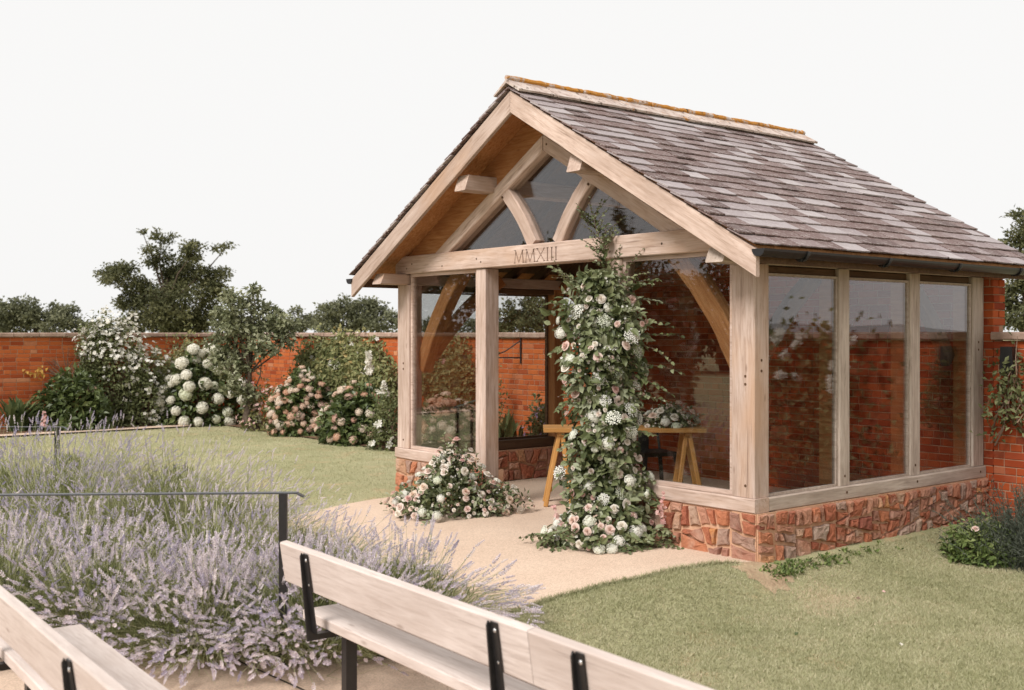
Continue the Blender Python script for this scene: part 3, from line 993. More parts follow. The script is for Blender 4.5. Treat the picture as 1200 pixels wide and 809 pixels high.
# ---- rubble plinths: polygonal stones bedded in mortar
def clip(poly, nx, ny, c):
    out = []
    for i in range(len(poly)):
        a, b = poly[i], poly[(i + 1) % len(poly)]
        da, db = nx * a[0] + ny * a[1] - c, nx * b[0] + ny * b[1] - c
        if da <= 0: out.append(a)
        if (da < 0) != (db < 0) and da != db:
            t = da / (da - db); out.append((a[0] + t * (b[0] - a[0]), a[1] + t * (b[1] - a[1])))
    return out
def rubble(W, H, size, seed):
    """break a panel into blocky stones by slanting cuts across the longer side"""
    rg = random.Random(seed)
    out = []
    def area(p): return abs(sum(p[i][0] * p[(i + 1) % len(p)][1] - p[(i + 1) % len(p)][0] * p[i][1] for i in range(len(p)))) / 2
    def go(p):
        xs = [q[0] for q in p]; ys = [q[1] for q in p]
        w, h = max(xs) - min(xs), max(ys) - min(ys)
        lim = size * size * rg.choice((.35, .6, .8, 1.0, 1.5, 2.1))
        if (area(p) < lim and w < size * 2.1 and h < size * 1.7) or w < size * .45 or h < size * .38:
            out.append((None, p)); return
        t = rg.uniform(.33, .67)
        if w * rg.uniform(.7, 1.1) > h * 1.05: nx, ny = 1, rg.uniform(-.42, .42); c0 = (min(xs) + w * t, (min(ys) + max(ys)) / 2)
        else: nx, ny = rg.uniform(-.24, .24), 1; c0 = ((min(xs) + max(xs)) / 2, min(ys) + h * t)
        c = nx * c0[0] + ny * c0[1]
        a_, b_ = clip(p, nx, ny, c), clip(p, -nx, -ny, -c)
        if len(a_) < 3 or len(b_) < 3 or area(a_) < 4e-4 or area(b_) < 4e-4: out.append((None, p)); return
        go(a_); go(b_)
    # uneven courses first
    z = 0
    x = 0
    while x < W:
        w = min(rg.uniform(.35, .8), W - x)
        if W - x - w < .2: w = W - x
        go([(x, 0), (x + w, 0), (x + w, H), (x, H)])
        x += w
    return out
def stone_mesh(poly, gap, proud, rg):
    cx = sum(p[0] for p in poly) / len(poly); cy = sum(p[1] for p in poly) / len(poly)
    ring = []
    for i in range(len(poly)):
        a, b = Vector(poly[i]), Vector(poly[(i + 1) % len(poly)])
        n = max(1, int((b - a).length / .05))
        for k_ in range(n): ring.append(a + (b - a) * k_ / n)
    c = Vector((cx, cy))
    if len(ring) < 4: return None
    size = max((p - c).length for p in ring)
    if size < .035: return None
    o1 = []
    for p in ring:
        d = (p - c); L = d.length
        if L < 1e-4: continue
        o1.append(c + d * max(.3, (L - gap - rg.uniform(0, .016)) / L * (.96 if L > .8 * size else 1)))
    V, F = [], []
    m = len(o1)
    tx, ty = rg.uniform(-.05, .05), rg.uniform(-.06, .06)
    for sc, y in ((1, .03), (1.0, -.004), (.95, -proud * .7), (.82, -proud), (.42, -proud * 1.05)):
        for p in o1:
            q = c + (p - c) * sc
            y2 = y + ((q.x - c.x) * tx + (q.y - c.y) * ty if y < 0 else 0) + (rg.uniform(-.006, .006) if y < -.01 else 0)
            V.append((q.x - cx, y2, q.y - cy))
    V.append((0, -proud * 1.1 + rg.uniform(-.004, .004), 0))
    for k_ in range(4):
        for i in range(m):
            j = (i + 1) % m; F.append((k_ * m + i, k_ * m + j, (k_ + 1) * m + j, (k_ + 1) * m + i))
    for i in range(m): F.append((4 * m + i, 4 * m + (i + 1) % m, 5 * m))
    return pyd('stone', V, F), cx, cy
def plinth(label, mx, W, z0, z1, size, seed, th=.24, proud=.020):
    """mx: matrix whose X runs along the face and Y into the wall"""
    rg = random.Random(seed)
    pl = link('plinth', boxes_mesh('plinth', [((0.002, .012, z0 - .2), (W - .002, th, z1))]), M['stone_mortar'], pav, mx)
    for p, poly in rubble(W, z1 - z0, size, seed):
        r = stone_mesh(poly, .007, proud * rg.uniform(.6, 1.5), rg)
        if r is None: continue
        me, cx, cy = r
        link('stone', me, M['stone'], pl, Matrix.Translation((cx, .006, cy + z0)))
    return pl
def fm(ax, o):
    a = Vector((ax[0], ax[1], 0)); b = Vector((0, 0, 1)).cross(a)
    return Matrix(((a.x, b.x, 0, o[0]), (a.y, b.y, 0, o[1]), (0, 0, 1, 0), (0, 0, 0, 1)))
plinth('side', fm((0, 1), (HW + .035, -.012)), 3.37, -.28, .36, .145, 3)
plinth('front right', fm((1, 0), (.86, -.012)), HW + .035 - .86, -.06, .36, .16, 5)
plinth('front left', fm((1, 0), (-HW - .02, -.012)), HW + .02 - .86, -.06, .36, .17, 6)
plinth('left inner', fm((0, 1), (-HW + .20, .24)), 3.10, 0.0, .36, .18, 8, .19)

# ================================================================== FURNITURE
def benches():
    """two rows of benches seen from behind; X along the bench towards the right, Y towards the pavilion"""
    ang = math.atan2(-.804, .595)
    def bolt():
        V, F = [], []
        n = 8
        for r, y in ((.011, 0), (.011, -.004), (.007, -.009), (0.001, -.0105)):
            for i in range(n):
                a = 2 * PI * i / n; V.append((r * math.cos(a), y, r * math.sin(a)))
        for k_ in range(3):
            for i in range(n):
                j = (i + 1) % n; F.append((k_ * n + i, k_ * n + j, (k_ + 1) * n + j, (k_ + 1) * n + i))
        return pyd('bolt', V, F, True)
    BOLT = bolt(); BOLT.materials.append(M['bolt'])
    def bench(label, x, y, z, joints, brackets, length):
        b = thing('bench', label, 'bench', (x, y, z), ang, 'wooden benches facing the pavilion')
        # origin: top back edge of the backrest at its left end, moved down to the ground
        top, seat = .84, .487
        lean = .15                                        # backrest leans back
        segs = [0] + joints + [length]
        for a, c in zip(segs[:-1], segs[1:]):
            me = beam_mesh(c - a - .004, .045, .205, .006, .001)
            m = Matrix.Translation((a + .002, .0225, top - .1025)) @ Matrix.Rotation(lean, 4, 'X')
            link('backrest_board', me, M['bench'], b, m)
            for i, (yy, wd) in enumerate(((.155, .20), (.365, .19))):
                me = beam_mesh(c - a - .004, wd, .05, .005, .001)
                link('seat_board', me, M['bench'], b, Matrix.Translation((a + .032, yy + .045, seat - .025)))
        for xb in brackets:
            V, F = [], []
            # angle-iron strap behind the backrest, down and forward under the seat
            t = .008; wv = .05
            poly = [(-.028, top - .03), (-.020, top - .012), (-.010, top - .03), (.042, seat - .052), (.48, seat - .052), (.48, seat - .092), (.010, seat - .092)]
            n = len(poly)
            V = [(-wv / 2, p[0], p[1]) for p in poly] + [(-wv / 2 + .008, p[0], p[1]) for p in poly]
            F = [tuple(range(n)), tuple(range(2 * n - 1, n - 1, -1))] + [((i + 1) % n, i, i + n, (i + 1) % n + n) for i in range(n)]
            # flange lying flat against the board
            k0 = len(V)
            fl = [(-.0095, top - .014), (.0425, seat - .05), (.48, seat - .05)]
            for (p, q) in zip(fl[:-1], fl[1:]):
                k1 = len(V)
                d = Vector((q[0] - p[0], q[1] - p[1])).normalized(); nn = Vector((d.y, -d.x)) * .006
                for xx in (-wv / 2 + .0082, wv / 2):
                    V += [(xx, p[0], p[1]), (xx, q[0], q[1]), (xx, q[0] - nn[0] * -1, q[1] + nn[1]), (xx, p[0] + nn[0], p[1] + nn[1])]
                for f in ((0, 1, 2, 3), (7, 6, 5, 4), (0, 4, 5, 1), (1, 5, 6, 2), (2, 6, 7, 3), (3, 7, 4, 0)):
                    F.append(tuple(k1 + i for i in f))
            me = pyd('bracket', V, F); bm_fix(me)
            bk = link('bracket', me, M['black'], b, Matrix.Translation((xb, -.008, 0)))
            for zz in (top - .045, top - .165):
                link('bolt', BOLT, None, bk, Matrix.Translation((.008, -.012 + (top - zz) * .155, zz)))
            link('leg', boxes_mesh('leg', [((xb - .025, .19, 0), (xb + .025, .25, seat - .0925)), ((xb - .04, .10, 0), (xb + .04, .40, .006))]), M['black'], b)
        return b
    zg = -.2 + .013
    bench('pale oak bench with black brackets in the foreground, its jointed backrest running out bottom right', -1.16, 5.58, zg, [2.06], [.30, 1.86, 2.35, 3.1], 3.6)
    bench('pale oak bench cut off by the bottom left corner of the picture', -2.50, 5.06, zg, [2.6], [.3, 1.80, 2.9], 3.2)
benches()

def handrail(label, p_end, p_far, ztop, group='steel handrails in the lavender'):
    """flat bar rail with a bent end and square posts"""
    a, b = Vector((p_end[0], p_end[1], 0)), Vector((p_far[0], p_far[1], 0))
    d = (b - a).normalized(); L = (b - a).length
    r = thing('handrail', label, 'handrail', (a.x, a.y, 0), math.atan2(d.y, d.x), group)
    link('rail_bar', boxes_mesh('rail_bar', [((-.075, -.025, ztop - .008), (L, .025, ztop))]), M['rail'], r)
    V = []
    for (x, z) in ((-.075, ztop), (-.075, ztop - .008), (-.115, ztop - .030), (-.119, ztop - .024)):
        V += [(x, -.025, z), (x, .025, z)]
    me = pyd('rail_end', V, [(0, 2, 4, 6), (1, 7, 5, 3), (0, 6, 7, 1), (6, 4, 5, 7), (4, 2, 3, 5), (2, 0, 1, 3)]); bm_fix(me)
    link('rail_end', me, M['rail'], r)
    for x in (0.0, L * .5, L - .1):
        wp = a + d * x
        zb = float(hgt(wp.x, wp.y)) - .1
        link('post', boxes_mesh('post', [((x - .022, -.022, zb), (x + .022, .022, ztop - .0085))]), M['black'], r)
handrail('black flat-bar handrail with a post beside the bench end', (-1.295, 6.26), (-4.6, 6.09), .802)
handrail('short black handrail end far left above the lavender', (-5.10, 12.4), (-7.4, 12.55), .655)

def trestle():
    c = loc2w(0, 0)
    L, D, zt = 1.58, .46, .765
    t = thing('trestle_table', 'varnished wooden trestle table inside the pavilion behind the flower column', 'table', (1.10, 10.96, .013), -.015)
    for i in range(3):
        w = D / 3
        link('tabletop_plank', beam_mesh(L, w - .003, .042, .004, .0005), M['table'], t, Matrix.Translation((-L / 2, -D / 2 + w * (i + .5), zt - .021)))
    for x in (-L / 2 + .17, L / 2 - .17):
        link('batten', beam_mesh(D - .06, .07, .03), M['table'], t, frame((0, 1, 0), (0, 0, 1), (x, -D / 2 + .03, zt - .057)))
    for sx in (-1, 1):
        x = sx * (L / 2 - .17)
        for sy in (-1, 1):
            for k_, dx in ((0, -.13), (1, .13)):
                o = beam('leg', (x + dx + sx * .02, sy * .17, 0), (x + dx * .12, sy * .15, zt - .072), .045, .055, M['table'], t, up=(0, 1, 0))
        beam('stretcher', (x - .10, -.16, .16), (x - .10, .16, .16), .03, .04, M['table'], t)
    return t
trestle()

def chair():
    c = thing('chair', 'black metal chair standing behind the trestle table', 'chair', (1.47, 11.55, .013), .35)
    a = Acc()
    V, F = [], []
    s = .19
    link('seat', boxes_mesh('seat', [((-s, -s, .45), (s, s, .462)), ((-s, -s, .42), (s, -s + .01, .45)), ((-s, s - .01, .42), (s, s, .45)), ((-s, -s + .01, .42), (-s + .01, s - .01, .45)), ((s - .01, -s + .01, .42), (s, s - .01, .45))]), M['black'], c)
    for sx in (-1, 1):
        for sy in (-1, 1):
            beam('leg', (sx * (s + .05), sy * (s + .05), 0), (sx * (s - .02), sy * (s - .02), .43), .045, .02, M['black'], c, up=(0, 1, 0))
        beam('back_post', (sx * (s - .02), s - .02, .44), (sx * (s - .035), s + .06, .84), .025, .025, M['black'], c, up=(0, 1, 0))
    link('back_panel', boxes_mesh('back_panel', [((-.06, s + .02, .455), (.06, s + .03, .80)), ((-s + .03, s + .035, .78), (s - .03, s + .055, .85))]), M['black'], c)
chair()

# wall lamp and iron bracket
p = wallA(1186)
lm = thing('wall_lamp', 'black box lamp on the brick wall right of the pavilion', 'lamp', (p[0], p[1], 1.46), -TH)
link('backplate', boxes_mesh('backplate', [((-.045, -.015, -.11), (.045, .012, .11))]), M['black'], lm)
link('lamp_body', prism_mesh('lamp_body', [(-.065, -.125), (-.055, .12), (.055, .12), (.065, -.125)], -.11, -.0152), M['black'], lm)
p = wallA(611)
ib = thing('wall_bracket', 'black iron hanging bracket on the garden wall seen through the opening', 'bracket', (p[0], p[1], 0), -TH)
def bar(name, pts, r, par, mat=M['black'], n=6):
    a = Acc(); tube(a, pts, r, n); return link(name, a.mesh(name), mat, par)
bar('upright', [(0, -.012, 1.28), (0, -.012, 1.64)], .014, ib)
bar('arm', [(0, -.014, 1.36), (-.1, -.25, 1.36), (-.17, -.42, 1.36)], .010, ib)
bar('diagonal', [(0, -.014, 1.60), (-.09, -.22, 1.45), (-.17, -.42, 1.37)], .009, ib)

# ================================================================== FLOWER SHAPES
def rose_mesh(seed):
    rg = np.random.default_rng(seed)
    a = Acc()
    for ring, (n, R, h, tilt) in enumerate(((3, .22, .75, .15), (4, .42, .72, .3), (5, .68, .6, .55), (6, .98, .36, .9))):
        ph = rg.uniform(0, 6)
        for i in range(n):
            th = ph + i * 2 * PI / n + rg.uniform(-.12, .12)
            wd = (1.35 * 2 * PI / n) * .5
            V = []
            for v in (0, .5, 1):
                for u in (-1, 0, 1):
                    an = th + u * wd * (1 - .15 * v)
                    rr = R * (.25 + .75 * v ** .8) + (0.05 if u == 0 else -.03) * v
                    zz = h * (v ** .7) - tilt * .25 * v * v + rg.uniform(-.03, .03) - (.08 if u and v == 1 else 0)
                    V.append((rr * math.cos(an), rr * math.sin(an), zz))
            T = []
            for j in range(2):
                for k_ in range(2):
                    q = j * 3 + k_; T += [(q, q + 1, q + 4), (q, q + 4, q + 3)]
            a.add(V, T, rg.random())
    m = a.mesh('rose', True); return m
def floret_ball(seed, n, flat=.75, fs=.26, up=.0):
    """head of n four-petalled florets"""
    rg = np.random.default_rng(seed)
    a = Acc()
    for i in range(n):
        z = 1 - (1.55 - up) * (i + .5) / n; th = i * 2.39996 + rg.uniform(-.3, .3)
        r = math.sqrt(max(0, 1 - z * z))
        nv = Vector((r * math.cos(th), r * math.sin(th), z))
        c = Vector((nv.x, nv.y, nv.z * flat)) * rg.uniform(.88, 1.06)
        s = nv.orthogonal().normalized(); s.rotate(Matrix.Rotation(rg.uniform(0, 6), 3, nv)); u = nv.cross(s)
        V, T = [tuple(c - nv * .05)], []
        for k_ in range(4):
            an = k_ * PI / 2
            d = s * math.cos(an) + u * math.sin(an); e = nv.cross(d)
            f = fs * rg.uniform(.8, 1.15)
            b = len(V)
            V += [tuple(c + d * f * .6 + e * f * .42 + nv * .03), tuple(c + d * f + nv * .0), tuple(c + d * f * .6 - e * f * .42 + nv * .03)]
            T += [(0, b, b + 1), (0, b + 1, b + 2)]
        a.add(V, T, rg.random())
    # solid heart of overlapping petals
    V, T = [], []
    for j in range(5):
        el = PI * (j / 4 - .5)
        for i in range(8):
            V.append((.8 * math.cos(el) * math.cos(i * PI / 4), .8 * math.cos(el) * math.sin(i * PI / 4), .8 * flat * math.sin(el)))
    for j in range(4):
        for i in range(8):
            p, q = j * 8 + i, j * 8 + (i + 1) % 8
            T += [(p, q, q + 8), (p, q + 8, p + 8)]
    a.add(V, T, .5)
    return a.mesh('flower_head')
def umbel_mesh(seed, n=70):
    """flat lacy head of tiny florets on rays"""
    rg = np.random.default_rng(seed); a = Acc()
    for i in range(n):
        r = math.sqrt((i + .5) / n); th = i * 2.39996
        c = np.array([r * math.cos(th), r * math.sin(th), .38 * (1 - r * r) + rg.uniform(-.05, .05)])
        for q in range(3):
            cc = c + rg.normal(size=3) * .05
            ph = rg.uniform(0, 6); f = .085
            V = [cc + [f * math.cos(ph + k_ * PI / 2), f * math.sin(ph + k_ * PI / 2), .02 * (k_ % 2)] for k_ in range(4)]
            a.add(V, [(0, 1, 2), (0, 2, 3)], rg.random())
        if i % 4 == 0:
            stems_np(a, np.array([[0, 0, -.7]]), np.array([c * [.4, .4, 0] + [0, 0, -.25]]), np.array([c]), .012, .2)
    return a.mesh('flower_head')
def five_petal(f=1.0):
    V, T = [(0, 0, .0)], []
    for k_ in range(5):
        an = k_ * 2 * PI / 5
        b = len(V)
        for da, r, z in ((-.5, .72, .16), (0, 1.0, .22), (.5, .72, .16)):
            V.append((r * math.cos(an + da), r * math.sin(an + da), z))
        T += [(0, b, b + 1), (0, b + 1, b + 2)]
    return np.array(V) * f, np.array(T)
FIVE = five_petal()
ROSES = [rose_mesh(i) for i in range(4)]
UMB = [umbel_mesh(i) for i in range(3)]
HYD = [floret_ball(i, 60, .85, .30) for i in range(3)]
LACE = [floret_ball(10 + i, 46, .45, .28, .3) for i in range(3)]
for m in ROSES: m.materials.append(M['rose'])
for m in UMB: m.materials.append(M['white_floret'])
for m in HYD: m.materials.append(M['annabelle'])
for m in LACE: m.materials.append(M['pinkhyd'])
WHYD = [m.copy() for m in LACE] + [floret_ball(21, 40, .6, .34, .2)]
for m in WHYD: m.materials.clear(); m.materials.append(M['white_floret'])

def put(mesh, name, parent, p, n, s, origin):
    n = Vector(n).normalized()
    q = n.to_track_quat('Z', 'Y') @ Matrix.Rotation(random.uniform(0, 6.28), 3, 'Z').to_quaternion()
    m = Matrix.Translation(Vector(p) - Vector(origin)) @ q.to_matrix().to_4x4() @ Matrix.Scale(s, 4)
    return link(name, mesh, None, parent, m)

def sprig(accL, accS, p0, d0, L, nleaf, leafL, leafW, droop=.5, nice=True, r0=.5):
    """curved twig with paired leaves"""
    p = np.array(p0, float); d = np.array(d0, float) / np.linalg.norm(d0)
    pts = [p.copy()]
    seg = 7
    for i in range(seg):
        d = d + np.array([0, 0, -droop / seg]) + RNG.normal(size=3) * .06
        d /= np.linalg.norm(d); p = p + d * L / seg; pts.append(p.copy())
    pts = np.array(pts)
    tube(accS, pts, np.linspace(.004, .0015, len(pts)), 4, .3, False)
    t = np.linspace(.15, 1, nleaf)
    idx = t * seg; i0 = np.minimum(idx.astype(int), seg - 1); f = (idx - i0)[:, None]
    pos = pts[i0] * (1 - f) + pts[i0 + 1] * f
    tan = unit(pts[i0 + 1] - pts[i0])
    sd = unit(np.cross(tan, [0, 0, 1]) + 1e-6) * np.where(np.arange(nleaf) % 2, 1, -1)[:, None]
    ax = unit(sd * .9 + tan * .6 + RNG.normal(size=(nleaf, 3)) * .25)
    nr = unit(np.array([0, -.5, .8]) + RNG.normal(size=(nleaf, 3)) * .35)
    leaves(accL, pos, ax, nr, leafL * RNG.uniform(.7, 1.15, nleaf) * (1.1 - .45 * t), leafW * RNG.uniform(.8, 1.1, nleaf) * (1.1 - .45 * t), np.clip(r0 + RNG.normal(size=nleaf) * .15, 0, 1), nice)

# ================================================================== FLOWER COLUMN
def flower_column():
    base = Vector((.785, 9.06, -.03))
    t = thing('flower_column', 'tall column of white and blush roses and green foliage climbing the right door post', 'flower arrangement', base)
    zs = [-.02, .06, .18, .34, .6, 1.0, 1.35, 1.65, 1.9, 2.05, 2.2, 2.34]
    rs = [.50, .49, .41, .31, .275, .29, .31, .325, .30, .25, .18, .10]
    xo = [0, 0, -.01, -.02, -.02, -.03, -.045, -.05, -.05, -.055, -.08, -.10]
    def rad(z): return np.interp(z, zs, rs)
    def cx(z): return np.interp(z, zs, xo)
    L, S = Acc(), Acc()
    def surf(n, zlo, zhi, front=.5):
        z = RNG.uniform(zlo, zhi, n)
        a = RNG.uniform(0, 2 * PI, n)
        fr = RNG.random(n) < front
        a = np.where(fr, -PI / 2 + RNG.normal(size=n) * .75, a)          # towards the path
        lump = 1 + .17 * np.sin(a * 3 + z * 6) + .14 * np.sin(a * 2 - z * 9) + .08 * np.sin(a * 7 + z * 17)
        r = rad(z) * lump
        out = np.stack([np.cos(a), np.sin(a), np.full(n, .15)], 1)
        p = np.stack([base.x + cx(z) + r * np.cos(a), base.y + r * np.sin(a) * .8, z + 0 * r], 1)
        return p, unit(out), r
    def ok(p):        # keep clear of the glass and the post
        lx = (p[:, 0] - OX) * EX[0] + (p[:, 1] - OY) * EX[1]; ly = (p[:, 0] - OX) * EY[0] + (p[:, 1] - OY) * EY[1]
        return ~((ly > -.03) & (lx > .84))
    p, o, r = surf(5600, -.02, 2.2, .55)
    dep = RNG.uniform(.45, 1.06, len(p))[:, None]
    c = np.stack([base.x + cx(p[:, 2]), np.full(len(p), base.y), p[:, 2]], 1)
    p = c + (p - c) * dep
    k = ok(p); p, o = p[k], o[k]; n = len(p)
    ax = unit(o * .6 + RNG.normal(size=(n, 3)) * .55 + [0, 0, -.25])
    nr = unit(o * .7 + [0, -.2, .6] + RNG.normal(size=(n, 3)) * .35)
    sz = RNG.choice([.045, .06, .075, .095], n)
    cl = .5 + .3 * np.sin(p[:, 2] * 9 + p[:, 0] * 17)
    leaves(L, p, ax, nr, sz * RNG.uniform(.8, 1.2, n), sz * RNG.uniform(.45, .75, n), np.clip(cl + RNG.normal(size=n) * .25, 0, 1), True)
    # trailing foliage round the foot
    for i in range(46):
        a = RNG.uniform(-PI * 1.02, .1); rr = RNG.uniform(.34, .47)
        q = np.array([base.x + rr * math.cos(a), base.y + rr * math.sin(a) * .8, RNG.uniform(.0, .14)])
        if ok(q[None])[0]: sprig(L, S, q, (math.cos(a), math.sin(a), .25), RNG.uniform(.14, .26), 9, .075, .045, .6, True, RNG.uniform(.2, .8))
    # sprays that reach out of the outline
    for (z, a, ln, up) in ((1.78, .1, .42, .25), (1.7, -.1, .5, .05), (1.62, -.25, .46, -.1), (1.45, -.05, .5, .0), (1.35, -.3, .42, -.1), (1.95, .05, .34, .4), (2.05, .3, .3, .7),
                           (1.9, 3.3, .3, .5), (1.6, 3.3, .26, .2), (1.15, 3.4, .24, .1), (.8, 3.4, .22, .1), (2.1, 3.1, .34, .9), (2.0, 3.6, .42, 1.1), (1.2, -.2, .32, .1), (.9, -.4, .25, .2), (.55, -.2, .22, .1), (.45, 3.5, .22, .1),
                           (1.85, -.9, .25, .5), (1.5, -2.2, .22, .3), (1.0, -1.2, .2, .3), (2.1, -.5, .3, .9), (2.05, -.1, .36, .8)):
        r = rad(z) * .75
        q = np.array([base.x + cx(z) + r * math.cos(a), base.y + r * math.sin(a) * .8 - .05, z])
        sprig(L, S, q, (math.cos(a), math.sin(a) * .6 - .15, up), ln * .85, 13, .07, .046, .55, True, RNG.uniform(.35, .9))
    # vine up over the tie beam
    v = [loc2w(1.00, -.08, 2.05), loc2w(.96, -.1, 2.25), loc2w(.90, -.1, 2.42), loc2w(.80, -.08, 2.56), loc2w(.72, -.06, 2.70)]
    for i in range(len(v) - 1):
        for j in range(10):
            q = v[i].lerp(v[i + 1], RNG.random())
            th = RNG.uniform(0, 6.28)
            dv = (v[i + 1] - v[i]).normalized() * .9 + Vector((math.cos(th) * .7, -.45, math.sin(th) * .4))
            sprig(L, S, np.array(q), np.array(dv), RNG.uniform(.10, .22), 8, .055, .036, .3, True, RNG.uniform(.15, .75))
    for (lx, z, d, ln) in ((.72, 2.62, (-.4, -.2, .9), .2), (.85, 2.5, (.9, -.2, .7), .3), (.78, 2.08, (-.9, -.3, .45), .36), (.62, 2.05, (-.8, -.3, 1.0), .4), (1.15, 2.2, (.5, -.2, .6), .25)):
        sprig(L, S, np.array(loc2w(lx, -.1, z)), d, ln, 9, .05, .036, .3, True, .5)
    link('foliage', L.mesh('foliage', False, base), M['leaf_bouquet'], t, None, 'stuff')
    link('twigs', S.mesh('twigs', True, base), M['twig'], t, None, 'stuff')
    # flowers
    def scatter(n, meshes, name, s0, s1, zlo, zhi, mind, front=.85, push=1.03):
        got = []
        tries = 0
        while len(got) < n and tries < n * 40:
            tries += 1
            p, o, r = surf(1, zlo, zhi, front)
            if not ok(p)[0]: continue
            q = p[0]
            c = np.array([base.x + cx(q[2]), base.y, q[2]]); q = c + (q - c) * push
            if any(np.linalg.norm(q - g) < mind for g in placed): continue
            placed.append(q); got.append(q)
            nn = o[0] + np.array([0, -.25, .3]) + RNG.normal(size=3) * .3
            put(random.choice(meshes), name, t, q, nn, RNG.uniform(s0, s1), base)
    placed = []
    scatter(20, UMB, 'lace_flower_head', .045, .072, .25, 2.05, .12)
    scatter(18, WHYD, 'white_flower_head', .032, .055, .0, 2.0, .095)
    scatter(62, ROSES, 'rose', .024, .045, .02, 2.0, .072)
    scatter(60, ROSES, 'spray_rose', .017, .027, .02, 2.1, .045)
    scatter(14, WHYD, 'white_flower_head', .045, .062, .03, .22, .085, .9)
    B = Acc()
    p, o, r = surf(420, .0, 2.15, .7); k = ok(p); p, o = p[k], o[k]
    spread(B, FIVE[0], FIVE[1], p + o * .01, o + RNG.normal(size=p.shape) * .5, RNG.uniform(.008, .015, len(p)), RNG.random(len(p)))
    link('small_blossoms', B.mesh('small_blossoms', False, base), M['blossom_white'], t, None, 'stuff')
    B = Acc()
    for (x, y, z) in ((-.45, -.1, .30), (.40, -.30, .42), (.43, -.2, .3)):        # pink flower spikes near the foot
        q = np.array([base.x + x, base.y + y, z]); ps = q + np.outer(np.linspace(0, 1, 26), [.06 if x < 0 else -.02, 0, -.16]) + RNG.normal(size=(26, 3)) * .013
        spread(B, FIVE[0], FIVE[1], ps, RNG.normal(size=(26, 3)) + [0, -1, .2], RNG.uniform(.013, .021, 26), RNG.random(26))
    link('pink_spikes', B.mesh('pink_spikes', False, base), M['blossom_pink'], t, None, 'stuff')
flower_column()

def flower_mound(name, label, base, rx, ry, h, nl, nroses, nspray, numb, leafs=.055, prof=None):
    t = thing(name, label, 'flower arrangement', base)
    L, S, B = Acc(), Acc(), Acc()
    def surf(n, k=1.0):
        a = RNG.uniform(0, 2 * PI, n); e = RNG.uniform(0.02, 1, n)
        f = 1 + .15 * np.sin(a * 3 + 1) + .1 * np.sin(a * 7 + e * 5)
        el = e * PI / 2
        hh = h * (prof(np.cos(a) * np.cos(el)) if prof else 1)
        p = np.stack([base[0] + rx * np.cos(a) * np.cos(el) * f * k, base[1] + ry * np.sin(a) * np.cos(el) * f * k, base[2] + hh * np.sin(el) * f * k], 1)
        o = unit(np.stack([np.cos(a) * np.cos(el) / rx, np.sin(a) * np.cos(el) / ry, np.sin(el) / h], 1))
        return p, o
    p, o = surf(nl); p = np.array(base) + (p - np.array(base)) * RNG.uniform(.5, 1.05, nl)[:, None]
    ax = unit(o * .6 + RNG.normal(size=(nl, 3)) * .6); nr = unit(o * .6 + [0, -.2, .7] + RNG.normal(size=(nl, 3)) * .35)
    leaves(L, p, ax, nr, leafs * RNG.uniform(.7, 1.4, nl), leafs * RNG.uniform(.4, .7, nl), RNG.random(nl), True)
    for i in range(int(26 * rx / .6)):
        q, o1 = surf(1, .85)
        sprig(L, S, q[0], o1[0] + [0, 0, .5 if RNG.random() < .4 else 0], RNG.uniform(.1, .24) * (h / .4 if h < .4 else 1), 8, leafs, leafs * .6, .4, True, RNG.random())
    link('foliage', L.mesh('foliage', False, base), M['leaf_bouquet'], t, None, 'stuff')
    link('twigs', S.mesh('twigs', True, base), M['twig'], t, None, 'stuff')
    placed = []
    def scat(n, meshes, nm, s0, s1, mind):
        k_ = tr = 0
        while k_ < n and tr < n * 30:
            tr += 1
            p, o = surf(1, 1.04); q = p[0]
            if any(np.linalg.norm(q - g) < mind for g in placed): continue
            placed.append(q); k_ += 1
            put(random.choice(meshes), nm, t, q, o[0] + np.array([0, -.3, .3]) + RNG.normal(size=3) * .25, RNG.uniform(s0, s1), base)
    scat(numb, WHYD, 'white_flower_head', .035, .05, .07)
    scat(nroses, ROSES, 'rose', .028, .046, .05)
    scat(nspray, ROSES, 'spray_rose', .014, .024, .035)
    p, o = surf(int(260 * rx / .6), 1.03)
    spread(B, FIVE[0], FIVE[1], p, o + RNG.normal(size=p.shape) * .5, RNG.uniform(.007, .013, len(p)), RNG.random(len(p)))
    link('small_blossoms', B.mesh('small_blossoms', False, base), M['blossom_white'], t, None, 'stuff')
    return t
fb = P(530, 605, 10.42)
flower_mound('flower_mound', 'low mound of blush and white roses at the foot of the left door post', (fb.x, fb.y, .0), .60, .36, .45, 3400, 90, 130, 26,
             prof=lambda c: np.clip(.95 + .28 * np.sin((c + .25) * 5), .6, 1.3))
flower_mound('table_flowers', 'cream and pink flower arrangement lying on the trestle table', (1.56, 10.93, .77), .26, .14, .20, 900, 17, 24, 8, .04)

